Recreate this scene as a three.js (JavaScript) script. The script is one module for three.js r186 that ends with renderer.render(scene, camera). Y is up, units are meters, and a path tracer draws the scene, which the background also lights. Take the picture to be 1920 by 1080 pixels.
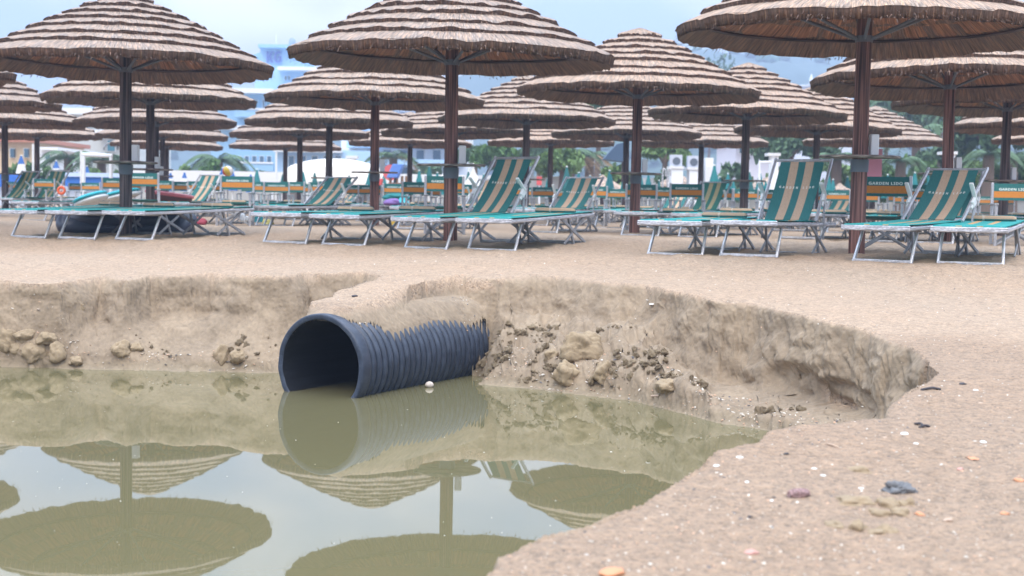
import * as THREE from 'three';
import { mergeGeometries } from 'three/addons/utils/BufferGeometryUtils.js';
import { RoundedBoxGeometry } from 'three/addons/geometries/RoundedBoxGeometry.js';
import { FontLoader } from 'three/addons/loaders/FontLoader.js';
import { TextGeometry } from 'three/addons/geometries/TextGeometry.js';

// ---------------------------------------------------------------- camera, sky, sun, exposure
const W0 = 1920, H0 = 1080, FPX = 2600, EYE = 1.29;
const scene = new THREE.Scene();
const camera = new THREE.PerspectiveCamera(2 * Math.atan(540 / FPX) * 180 / Math.PI, W0 / H0, 0.1, 6000);
camera.position.set(0, EYE, 0);
camera.rotation.order = 'YXZ';
camera.rotation.x = -Math.atan(160 / FPX);
camera.rotation.z = 0.016;
camera.updateMatrixWorld(); camera.updateProjectionMatrix();
camera.focus = 9.2; camera.userData.fStop = 3.4;

const renderer = new THREE.WebGLRenderer({ antialias: true });
renderer.toneMapping = THREE.LinearToneMapping;
renderer.toneMappingExposure = 1.75;
renderer.shadowMap.enabled = true;

// random numbers and noise
function rng(seed) { let a = seed >>> 0; return () => { a = (a + 0x6D2B79F5) | 0; let t = Math.imul(a ^ (a >>> 15), 1 | a); t = (t + Math.imul(t ^ (t >>> 7), 61 | t)) ^ t; return ((t ^ (t >>> 14)) >>> 0) / 4294967296; }; }
const PERM = new Uint8Array(512);
{ const r = rng(77), p = [...Array(256).keys()]; for (let i = 255; i > 0; i--) { const j = Math.floor(r() * (i + 1)); [p[i], p[j]] = [p[j], p[i]]; } for (let i = 0; i < 512; i++) PERM[i] = p[i & 255]; }
const GX = new Float32Array(256), GY = new Float32Array(256), GZ = new Float32Array(256);
{ const r = rng(5); for (let i = 0; i < 256; i++) { const z = r() * 2 - 1, a = r() * 6.2832, s = Math.sqrt(1 - z * z); GX[i] = s * Math.cos(a); GY[i] = s * Math.sin(a); GZ[i] = z; } }
const fade = (t) => t * t * t * (t * (t * 6 - 15) + 10);
function noise(x, y, z) {            // about -1 .. 1
  const xf = Math.floor(x), yf = Math.floor(y), zf = Math.floor(z);
  x -= xf; y -= yf; z -= zf;
  const X = xf & 255, Y = yf & 255, Z = zf & 255, u = fade(x), v = fade(y), w = fade(z);
  const A = PERM[X] + Y, B = PERM[X + 1] + Y, AA = PERM[A & 255] + Z, AB = PERM[(A + 1) & 255] + Z, BA = PERM[B & 255] + Z, BB = PERM[(B + 1) & 255] + Z;
  const g = (h, a, b, c) => { h = PERM[h & 511] & 255; return GX[h] * a + GY[h] * b + GZ[h] * c; };
  const l = (t, a, b) => a + t * (b - a);
  return 1.5 * l(w, l(v, l(u, g(AA, x, y, z), g(BA, x - 1, y, z)), l(u, g(AB, x, y - 1, z), g(BB, x - 1, y - 1, z))),
    l(v, l(u, g(AA + 1, x, y, z - 1), g(BA + 1, x - 1, y, z - 1)), l(u, g(AB + 1, x, y - 1, z - 1), g(BB + 1, x - 1, y - 1, z - 1))));
}
function fbm(x, y, z, o = 4, gain = 0.5) { let s = 0, a = 1, n = 0; for (let i = 0; i < o; i++) { s += a * noise(x, y, z); n += a; a *= gain; x = x * 2.03 + 11.3; y = y * 2.03 + 5.1; z = z * 2.03 + 7.7; } return s / n; }
const clamp = (x, a = 0, b = 1) => Math.min(b, Math.max(a, x));
const sst = (a, b, x) => { const t = clamp((x - a) / (b - a)); return t * t * (3 - 2 * t); };
const mix = (a, b, t) => a + (b - a) * t;

// overcast sky: brighter overhead, soft cloud banks, a little pale blue between them
{
  const w = 1024, h = 512, d = new Float32Array(w * h * 4);
  for (let j = 0; j < h; j++) for (let i = 0; i < w; i++) {
    const el = (j + 0.5) / h * Math.PI - Math.PI / 2, az = (i + 0.5) / w * 2 * Math.PI - Math.PI;
    const x = Math.cos(el) * Math.cos(az), y = Math.sin(el), z = Math.cos(el) * Math.sin(az);
    const up = Math.max(y, 0), k = 1 / (up + 0.22), cx = x * k, cz = z * k;
    const n = fbm(cx * 1.3 + 3.1, 2.0, cz * 1.3 - 8.2, 5, 0.55), m = fbm(cx * 0.55 - 4.2, 9.0, cz * 0.55 + 1.7, 3);
    const cover = sst(-0.20, 0.16, n + m * 0.5), dense = sst(-0.05, 0.5, n * 0.6 + fbm(cx * 2.6, 4.0, cz * 2.6, 4) * 0.7 + 0.12);
    const lum = 0.37 + 2.1 * up;
    const blue = [0.62, 0.80, 1.08], white = [1.26, 1.27, 1.31], grey = [0.86, 0.89, 1.02];
    for (let c = 0; c < 3; c++) d[(j * w + i) * 4 + c] = lum * mix(blue[c], mix(white[c], grey[c], dense * 0.8), cover);
    d[(j * w + i) * 4 + 3] = 1;
  }
  const t = new THREE.DataTexture(d, w, h, THREE.RGBAFormat, THREE.FloatType);
  t.mapping = THREE.EquirectangularReflectionMapping; t.magFilter = t.minFilter = THREE.LinearFilter; t.wrapS = THREE.RepeatWrapping; t.needsUpdate = true;
  scene.background = t; scene.environment = t;
}
const sun = new THREE.DirectionalLight(0xfff1e0, 0.9);
sun.position.set(-5, 30, 9); sun.target.position.set(0, 0, -12);
sun.castShadow = true; sun.shadow.radius = 45; sun.shadow.mapSize.set(4096, 4096);
Object.assign(sun.shadow.camera, { left: -40, right: 40, top: 45, bottom: -45, near: 1, far: 120 });
scene.add(sun, sun.target);

// ---------------------------------------------------------------- helpers
const V = (x, y, z) => new THREE.Vector3(x, y, z);
const lin = (r, g, b) => new THREE.Color().setRGB(r, g, b);
function mat(color, roughness = 0.85, extra = {}) { return new THREE.MeshStandardMaterial({ color: Array.isArray(color) ? lin(...color) : color, roughness, ...extra }); }
const DIR = (px, py) => V(px / 960 - 1, 1 - py / 540, 0.5).unproject(camera).sub(camera.position).normalize();
const onPlane = (px, py, y) => { const d = DIR(px, py); return d.multiplyScalar((y - EYE) / d.y).add(camera.position); };
const atD = (px, py, D) => { const d = DIR(px, py); return d.multiplyScalar(-D / d.z).add(camera.position); };
const toPx = (p) => { const q = p.clone().project(camera); return [(q.x + 1) * 960, (1 - q.y) * 540]; };
const used = new Map();
function numbered(name) { const n = used.get(name) ?? 0; used.set(name, n + 1); return n ? `${name}_${String(n).padStart(3, '0')}` : name; }
function tag(o, label, category, group) { o.userData.label = label; o.userData.category = category; if (group) o.userData.group = group; return o; }
function shade(o) { o.traverse((m) => { if (m.isMesh) { m.castShadow = m.receiveShadow = true; } }); return o; }
function thing(name, label, category, p = [0, 0, 0], turn = 0, group) { const g = new THREE.Group(); g.name = numbered(name); g.position.set(...(p.isVector3 ? p.toArray() : p)); g.rotation.y = turn; scene.add(g); return tag(g, label, category, group); }
function flat(g) { const n = g.index ? g.toNonIndexed() : g.clone(); for (const k of Object.keys(n.attributes)) if (!['position', 'normal', 'uv'].includes(k)) n.deleteAttribute(k); if (!n.attributes.uv) n.setAttribute('uv', new THREE.BufferAttribute(new Float32Array(n.attributes.position.count * 2), 2)); if (!n.attributes.normal) n.computeVertexNormals(); n.groups = []; return n; }
const join = (list) => mergeGeometries(list.map(flat), false);
function part(name, geo, material, parent) { const m = new THREE.Mesh(Array.isArray(geo) ? join(geo) : geo, material); m.name = name; m.castShadow = m.receiveShadow = true; parent.add(m); return m; }
function solo(name, geo, material, label, category, p, turn = 0, group) { const m = new THREE.Mesh(Array.isArray(geo) ? join(geo) : geo, material); m.name = numbered(name); m.castShadow = m.receiveShadow = true; if (p) m.position.copy(p.isVector3 ? p : V(...p)); m.rotation.y = turn; scene.add(m); return tag(m, label, category, group); }
function box(w, h, d, x = 0, y = 0, z = 0) { return new THREE.BoxGeometry(w, h, d).translate(x, y, z); }
function rbox(w, h, d, r, x = 0, y = 0, z = 0) { return new RoundedBoxGeometry(w, h, d, 2, r).translate(x, y, z); }
function bar(a, b, w, h) { a = V(...a); b = V(...b); const L = a.distanceTo(b), g = new RoundedBoxGeometry(w, h, L, 1, Math.min(w, h) * 0.3); const m = new THREE.Matrix4().lookAt(b, a, Math.abs(b.y - a.y) > 0.98 * L ? V(0, 0, 1) : V(0, 1, 0)); m.setPosition(a.add(b).multiplyScalar(0.5)); return g.applyMatrix4(m); }
function rod(a, b, r0, r1 = r0, n = 8) { a = V(...a); b = V(...b); const L = a.distanceTo(b), g = new THREE.CylinderGeometry(r1, r0, L, n, 1); g.applyQuaternion(new THREE.Quaternion().setFromUnitVectors(V(0, 1, 0), b.clone().sub(a).normalize())); return g.translate((a.x + b.x) / 2, (a.y + b.y) / 2, (a.z + b.z) / 2); }
function wobble(g, amp, freq, seed = 0) { const p = g.attributes.position, q = V(0, 0, 0); for (let i = 0; i < p.count; i++) { q.fromBufferAttribute(p, i); const k = 1 + amp * fbm(q.x * freq + seed, q.y * freq, q.z * freq, 3); p.setXYZ(i, q.x * k, q.y * k, q.z * k); } g.computeVertexNormals(); return g; }
function texture(w, h, fn, srgb = false) { const d = new Uint8Array(w * h * 4); fn(d, w, h); const t = new THREE.DataTexture(d, w, h); t.magFilter = THREE.LinearFilter; t.minFilter = THREE.LinearMipmapLinearFilter; t.generateMipmaps = true; t.wrapS = t.wrapT = THREE.RepeatWrapping; if (srgb) t.colorSpace = THREE.SRGBColorSpace; t.needsUpdate = true; return t; }
// tiling noise field 0..1 of n x n texels, blurred to a scale of s texels
function grain(n, s, seed, sy = s) {
  const r = rng(seed); let a = new Float32Array(n * n).map(() => r());
  const blur = (src, rad, dx, dy) => { const o = new Float32Array(n * n); for (let j = 0; j < n; j++) for (let i = 0; i < n; i++) { let v = 0; for (let k = -rad; k <= rad; k++) v += src[((j + k * dy + n) % n) * n + ((i + k * dx + n) % n)]; o[j * n + i] = v; } return o; };
  if (s >= 1) { a = blur(a, s, 1, 0); a = blur(a, s, 1, 0); } if (sy >= 1) { a = blur(a, sy, 0, 1); a = blur(a, sy, 0, 1); }
  let m = 0, v = 0; for (const x of a) m += x; m /= a.length; for (const x of a) v += (x - m) ** 2; v = Math.sqrt(v / a.length);
  return a.map((x) => clamp(0.5 + (x - m) / v * 0.2));
}

// ---------------------------------------------------------------- the beach, the washed-out hollow and the water
function beachLow(X, D) {            // the sand as it lay before the hollow was cut
  const q = 0.455 * X + 0.89 * D;
  let h = 0.24 + 0.045 * Math.min(D, 12.5) - 0.02 * clamp(-X, 0, 6);
  h = mix(h, 0.83, sst(10.7, 12.2, q)); h += 0.05 * sst(12.3, 14.5, q) + 0.02 * sst(18, 40, D);
  return h;
}
const onBeach = (px, py) => { const d = DIR(px, py); let t = 2; for (let i = 0; i < 4000; i++) { const X = d.x * t, y = EYE + d.y * t, D = -d.z * t; if (y < beachLow(X, D)) break; t += 0.004 * t * 0.5; } return [d.x * t, -d.z * t]; };
const backPx = [[-60, 530], [0, 525], [60, 528], [110, 527], [160, 520], [200, 516], [235, 522], [280, 515], [330, 517], [400, 514], [450, 518], [500, 520], [540, 520], [570, 514], [620, 516], [652, 515], [688, 513], [712, 519], [706, 525], [660, 534], [634, 538], [618, 546], [578, 552], [570, 562], [580, 569], [640, 572], [690, 570], [716, 561], [756, 548], [768, 536], [800, 528], [830, 522], [870, 518], [930, 521], [1000, 517], [1060, 520], [1120, 528], [1170, 533], [1210, 535], [1250, 545], [1290, 551], [1340, 563], [1400, 568], [1430, 572], [1470, 583], [1510, 591], [1560, 605], [1600, 612], [1640, 622], [1680, 640], [1710, 650], [1728, 664], [1742, 684], [1760, 703]];
const nearPx = [[1750, 712], [1716, 727], [1700, 735], [1688, 745], [1672, 752], [1666, 779], [1620, 783], [1575, 792], [1500, 797], [1440, 806], [1424, 828], [1345, 846], [1335, 856], [1300, 886], [1255, 913], [1215, 936], [1170, 956], [1090, 986], [1020, 1001], [965, 1030], [943, 1036], [940, 1052], [914, 1082], [880, 1115], [700, 1260]];
const rim = []; rim.push([-13, 11.4], [-9, 11.1], [-5, 10.85]);
for (const [x, y] of backPx) rim.push(onBeach(x, y));
const BACK = rim.length - 1;
for (const [x, y] of nearPx) rim.push(onBeach(x, y));
rim.push([-1.2, 1.7], [-6, 1.1], [-13, 1.1]);
const GX0 = -13, GX1 = 3.2, GD0 = 0.7, GD1 = 12.2, GS = 0.02, GN = Math.round((GX1 - GX0) / GS) + 1, GM = Math.round((GD1 - GD0) / GS) + 1;
const gridB = new Float32Array(GN * GM), gridN = new Float32Array(GN * GM), gridS = new Float32Array(GN * GM);
{
  const n = rim.length, AX = new Float64Array(n), AY = new Float64Array(n), DX = new Float64Array(n), DY = new Float64Array(n), IL = new Float64Array(n);
  for (let k = 0; k < n; k++) { const p = rim[k], q = rim[(k + 1) % n]; AX[k] = p[0]; AY[k] = p[1]; DX[k] = q[0] - p[0]; DY[k] = q[1] - p[1]; IL[k] = 1 / (DX[k] * DX[k] + DY[k] * DY[k]); }
  for (let j = 0; j < GM; j++) for (let i = 0; i < GN; i++) {
    const x = GX0 + i * GS, y = GD0 + j * GS; let b = 1e9, nn = 1e9, inside = false;
    for (let k = 0; k < n; k++) {
      const ux = x - AX[k], uy = y - AY[k], dx = DX[k], dy = DY[k]; let t = (ux * dx + uy * dy) * IL[k]; t = t < 0 ? 0 : t > 1 ? 1 : t;
      const ex = ux - t * dx, ey = uy - t * dy, e = ex * ex + ey * ey;
      if (k < BACK) { if (e < b) b = e; } else if (e < nn) nn = e;
      if ((uy < 0) !== (dy - uy > 0) && ux < dx * uy / dy) inside = !inside;
    }
    b = Math.sqrt(b); nn = Math.sqrt(nn);
    gridB[j * GN + i] = b; gridN[j * GN + i] = nn; gridS[j * GN + i] = (inside ? 1 : -1) * Math.min(b, nn);
  }
}
function look(grid, x, y) { const a = clamp((x - GX0) / GS, 0, GN - 1.001), b = clamp((y - GD0) / GS, 0, GM - 1.001), i = Math.floor(a), j = Math.floor(b), u = a - i, v = b - j, k = j * GN + i; return (grid[k] * (1 - u) + grid[k + 1] * u) * (1 - v) + (grid[k + GN] * (1 - u) + grid[k + GN + 1] * u) * v; }
const shoreLine = [[-13, 10.45], [-4, 10.35], [-3, 10.28], [-1.75, 10.25], [-1.3, 10.35], [-0.7, 10.3], [-0.37, 10.28], [-0.33, 9.86], [0.15, 9.6], [0.5, 9.33], [0.83, 9.05], [1.08, 8.55], [1.25, 8.2], [1.5, 7.95], [1.75, 7.3], [2.2, 6.6], [3, 6]];
function table(a, x) { if (x <= a[0][0]) return a[0][1]; for (let i = 1; i < a.length; i++) if (x < a[i][0]) return mix(a[i - 1][1], a[i][1], (x - a[i - 1][0]) / (a[i][0] - a[i - 1][0])); return a[a.length - 1][1]; }
// the drain pipe: mouth centre, axis, radius
const PIPE = { x: -1.262, D: 9.13, y: 0.188, ax: 0.485, aD: 0.8745, R: 0.35 };
const pipeAP = (X, D) => { const dx = X - PIPE.x, dD = D - PIPE.D; return [dx * PIPE.ax + dD * PIPE.aD, dx * PIPE.aD - dD * PIPE.ax]; };
const coverEdge = [[-0.1, -0.02], [0.03, 0.02], [0.09, 0.10], [0.15, 0.18], [0.27, 0.19], [0.35, 0.223], [0.42, 0.258], [0.55, 0.262], [0.69, 0.252], [0.86, 0.236], [1.03, 0.224], [1.18, 0.238], [1.34, 0.259], [1.45, 0.283], [1.56, 0.308], [1.68, 0.345], [1.8, 0.5], [3, 0.6]];
function beach(X, D, fine = true) {
  let h = beachLow(X, D);
  h += 0.012 * noise(X * 1.7, 3, D * 1.7) + 0.02 * noise(X * 0.5, 8, D * 0.5);
  if (fine) { const k = sst(9.6, 13, 0.3 * X + D); h += (0.005 + 0.018 * k) * noise(X * 5.5, 1, D * 5.5) + 0.010 * k * noise(X * 13, 2, D * 13) + 0.0022 * noise(X * 31, 4, D * 31); }
  return h;
}
let ROUGH = false;                    // a cheaper look at the same ground, for spacing the mesh
function ground(X, D) {
  const B0 = ROUGH ? beachLow(X, D) : beach(X, D);
  if (X < GX0 || X > GX1 - 0.05 || D < GD0 || D > GD1 - 0.05) return X < GX0 + 0.2 && D < 11.3 && D > 1.2 ? -0.3 : B0;
  const sRough = look(gridS, X, D);
  if (sRough < -0.3) return B0;
  const wx = ROUGH ? 0.05 * noise(X * 2.6, 21, D * 2.6) + 0.03 * noise(X * 7, 22, D * 7) : 0.05 * noise(X * 2.6, 21, D * 2.6) + 0.03 * noise(X * 7, 22, D * 7) + 0.014 * noise(X * 19, 23, D * 19);
  const wd = ROUGH ? 0.05 * noise(X * 2.6, 31, D * 2.6) + 0.03 * noise(X * 7, 32, D * 7) : 0.05 * noise(X * 2.6, 31, D * 2.6) + 0.03 * noise(X * 7, 32, D * 7) + 0.014 * noise(X * 19, 33, D * 19);
  const wk = D < 6 ? 0.3 : 0.62, x = X + wx * wk, d = D + wd * wk;
  const s = look(gridS, x, d);
  const [a, p] = pipeAP(X, D), atPipe = a > -0.5 && a < 2.2 && Math.abs(p) < 0.75;
  let B = B0 - (atPipe ? 0.06 * sst(1.3, 0.1, a) * sst(0.75, 0.3, Math.abs(p)) : 0);
  let h = B - (s < 0 && s > -0.12 ? 0.012 * sst(-0.06, 0, s) ** 2 * sst(-0.3, 0.4, noise(X * 2.1, 17, D * 2.1)) : 0);
  if (s > 0) {
    const db = look(gridB, x, d), dn = look(gridN, x, d), dw = (D - table(shoreLine, X) - 0.05 * noise(X * 3, 41, 0) - 0.02 * noise(X * 11, 42, 0)) * 0.9;
    let hb;
    if (dw < 0) hb = -0.3 * sst(0, 0.9, -dw);
    else {
      const t = db / (db + dw), right = sst(0.72, 1.4, X), left = sst(-1.5, -2.1, X);
      const frac = mix(mix(0.36, 0.30, left), 0.86, right), cw = mix(mix(0.20, 0.16, left), 0.16, right);
      const face = 1 - sst(0, 1, db / cw);
      const body = mix(Math.pow(1 - t, mix(1.15, 1.1, left)), Math.pow(1 - t, 0.8), right);
      // a shelf just above the water
      const shelf = 0.045 * sst(1, 0.86, t);
      hb = (B - 0.05) * (frac * face + (1 - frac) * body * sst(1.02, 0.9, t)) + shelf + 0.008;
      if (ROUGH) return Math.min(B, Math.max(hb, mix(B, -0.4, sst(0.0, 0.16, dn))));
      // slumped debris
      const slump = sst(-0.6, -0.2, X) * sst(1.4, 1.0, X) * sst(0.02, 0.25, t) * sst(1.0, 0.8, t);
      const bill = Math.abs(noise(X * 6, 51, D * 6)) + 0.5 * Math.abs(noise(X * 14, 52, D * 14));
      hb += slump * (0.13 * (0.75 - bill) + 0.05 * noise(X * 2.2, 54, D * 2.2));
      const mid = sst(0.0, 0.12, db) * sst(1.0, 0.85, t);
      hb += mid * (0.035 * noise(X * 3.1, 61, D * 3.1) + 0.014 * noise(X * 8, 62, D * 8) + 0.005 * noise(X * 21, 63, D * 21));
      // small ledges where the bank peels off
      hb -= left * sst(0.0, 0.06, db) * sst(0.4, 0.15, t) * 0.035 * (noise(X * 1.3, 71, 0) > 0.05 ? 1 : 0);
      hb += 0.012 * noise(X * 8, 81, D * 8) * right + 0.01 * noise(X * 22, 82, D * 22) * right;
    }
    const hn = mix(B, -0.4, sst(0.0, 0.16, dn));
    h = Math.min(B, Math.max(hb, hn));
  }
  if (atPipe) {                       // sand lying over the back of the pipe; its sheet dips through the pipe's skin where the ribs come free
    const n = ROUGH ? 0 : 0.012 * noise(a * 7, 91, p * 3) + 0.006 * noise(a * 19, 92, p * 5), pe = table(coverEdge, a) + n, lip = 0.05 + 0.012 * noise(p * 7, 93, 1);
    if (a > 0 && p > -0.36 && p < (a > 1.3 ? 0.30 : 0.36)) {
      const over = Math.min((pe - p) * 0.85, (a - lip) * 0.85), thick = 0.338 + (over < 0 ? Math.max(over, -0.05) : Math.min(over * 0.5, 0.05));
      const on = Math.abs(p) < thick ? PIPE.y + Math.sqrt(thick * thick - p * p) : -0.3;
      const full = sst(0.07, 0.19, over);
      if (a < 1.85) h = over < 0 ? on : mix(on, Math.max(h, on), full); else h = Math.max(h, PIPE.y + 0.36);
      if (p < -0.2 && over > 0) h = Math.max(h, on);
    } else if (a <= 0 && Math.abs(p) < 0.45) h = Math.min(h, -0.3);
    else if (p >= 0.36 && p < 0.62 && a > 0 && a < 0.95) h = Math.min(h, -0.3);
    if (p >= 0.30 && a >= 0.95 && a < 2) h = Math.min(h, -0.08 + 0.6 * sst(1.35, 1.6, a) * 0.35 + 1.3 * Math.max(0, p - mix(0.50, 0.33, sst(1.2, 1.5, a))) + 3.2 * Math.max(0, a - 1.64) + 0.02 * noise(X * 12, 5, D * 12));
  }
  return h;
}
const sandPos = (px, py) => { const d = DIR(px, py); let t = 2; for (let i = 0; i < 6000; i++) { const X = d.x * t, y = EYE + d.y * t, D = -d.z * t; if (y < ground(X, D)) break; t *= 1.0012; if (t > 90) break; } return V(d.x * t, EYE + d.y * t, d.z * t); };

function worley(x, y, z) { const xi = Math.floor(x), yi = Math.floor(y), zi = Math.floor(z); let f1 = 9, f2 = 9; for (let i = -1; i <= 1; i++) for (let j = -1; j <= 1; j++) for (let k = -1; k <= 1; k++) { const h = PERM[(PERM[(PERM[(xi + i) & 255] + yi + j) & 255] + zi + k) & 255], dx = xi + i + 0.5 + GX[h] * 0.42 - x, dy = yi + j + 0.5 + GY[h] * 0.42 - y, dz = zi + k + 0.5 + GZ[h] * 0.42 - z, d = dx * dx + dy * dy + dz * dz; if (d < f1) { f2 = f1; f1 = d; } else if (d < f2) f2 = d; } return [Math.sqrt(f1), Math.sqrt(f2)]; }
// sand material
const SANDN = 1024;
const sandMaps = (() => {
  const g1 = grain(SANDN, 1, 1), g2 = grain(SANDN, 3, 2), g3 = grain(SANDN, 10, 3), g4 = grain(SANDN, 0, 4), r = rng(9);
  const chip = new Float32Array(SANDN * SANDN), tone = new Int8Array(SANDN * SANDN);
  for (let k = 0; k < 550; k++) {
    const cx = r() * SANDN, cy = r() * SANDN, a = r() * 3.14, L = 0.8 + r() * r() * 4, w = 0.6 + r() * 1.0, t = r() < 0.42 ? 1 : r() < 0.5 ? 2 : 3;
    for (let j = -7; j <= 7; j++) for (let i = -7; i <= 7; i++) { const u = i * Math.cos(a) + j * Math.sin(a), v = -i * Math.sin(a) + j * Math.cos(a); if ((u / L) ** 2 + (v / w) ** 2 < 1) { const q = ((Math.floor(cy) + j + SANDN) % SANDN) * SANDN + (Math.floor(cx) + i + SANDN) % SANDN; chip[q] = 1; tone[q] = t; } }
  }
  const color = texture(SANDN, SANDN, (d) => {
    for (let i = 0; i < SANDN * SANDN; i++) {
      let l = 0.78 + (g1[i] - 0.5) * 0.36 + (g2[i] - 0.5) * 0.34 + (g3[i] - 0.5) * 0.16 + (g4[i] - 0.5) * 0.22; const w = (g2[i] - 0.5) * 0.06;
      let c = [l * (1 + w), l, l * (1 - w)];
      if (chip[i]) c = tone[i] === 1 ? [0.93, 0.89, 0.84] : tone[i] === 2 ? [0.95, 0.74, 0.62] : [0.5, 0.47, 0.45];
      for (let k = 0; k < 3; k++) d[i * 4 + k] = clamp(c[k]) * 255; d[i * 4 + 3] = 255;
    }
  });
  const bump = texture(SANDN, SANDN, (d) => { for (let i = 0; i < SANDN * SANDN; i++) { const v = clamp(0.5 + (g1[i] - 0.5) * 0.35 + (g2[i] - 0.5) * 0.45 + (g3[i] - 0.5) * 0.6 + chip[i] * 0.22) * 255; d[i * 4] = d[i * 4 + 1] = d[i * 4 + 2] = v; d[i * 4 + 3] = 255; } });
  return { color, bump };
})();
const M = {};
M.sand = new THREE.MeshStandardMaterial({ color: lin(1, 1, 1), map: sandMaps.color, bumpMap: sandMaps.bump, bumpScale: 0.014, roughness: 0.97, vertexColors: true });
{ const n = 512, g1 = grain(n, 2, 14), g2 = grain(n, 6, 15, 4), g3 = grain(n, 0, 16), r = rng(18), chip = new Float32Array(n * n); for (let k = 0; k < 900; k++) { const q = Math.floor(r() * n * n); chip[q] = chip[(q + 1) % (n * n)] = 1; }
  const tone = texture(n, n, (d) => { for (let i = 0; i < n * n; i++) { const l = chip[i] ? 0.98 : 0.80 + (g1[i] - 0.5) * 0.20 + (g2[i] - 0.5) * 0.16 + (g3[i] - 0.5) * 0.16; d[i * 4] = clamp(l) * 255; d[i * 4 + 1] = clamp(l * 0.995) * 255; d[i * 4 + 2] = clamp(l * 0.99) * 255; d[i * 4 + 3] = 255; } }), bump = texture(n, n, (d) => { for (let i = 0; i < n * n; i++) { const v = clamp(0.5 + (g1[i] - 0.5) * 0.5 + (g2[i] - 0.5) * 0.5) * 255; d[i * 4] = d[i * 4 + 1] = d[i * 4 + 2] = v; d[i * 4 + 3] = 255; } });
  M.dampSand = new THREE.MeshStandardMaterial({ color: lin(1, 1, 1), map: tone, bumpMap: bump, bumpScale: 0.010, roughness: 0.93, vertexColors: true }); M.clodMap = [tone, bump]; }
M.clod = new THREE.MeshStandardMaterial({ color: lin(0.37, 0.277, 0.172), map: M.clodMap[0], bumpMap: M.clodMap[1], bumpScale: 0.008, roughness: 0.97 });

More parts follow.
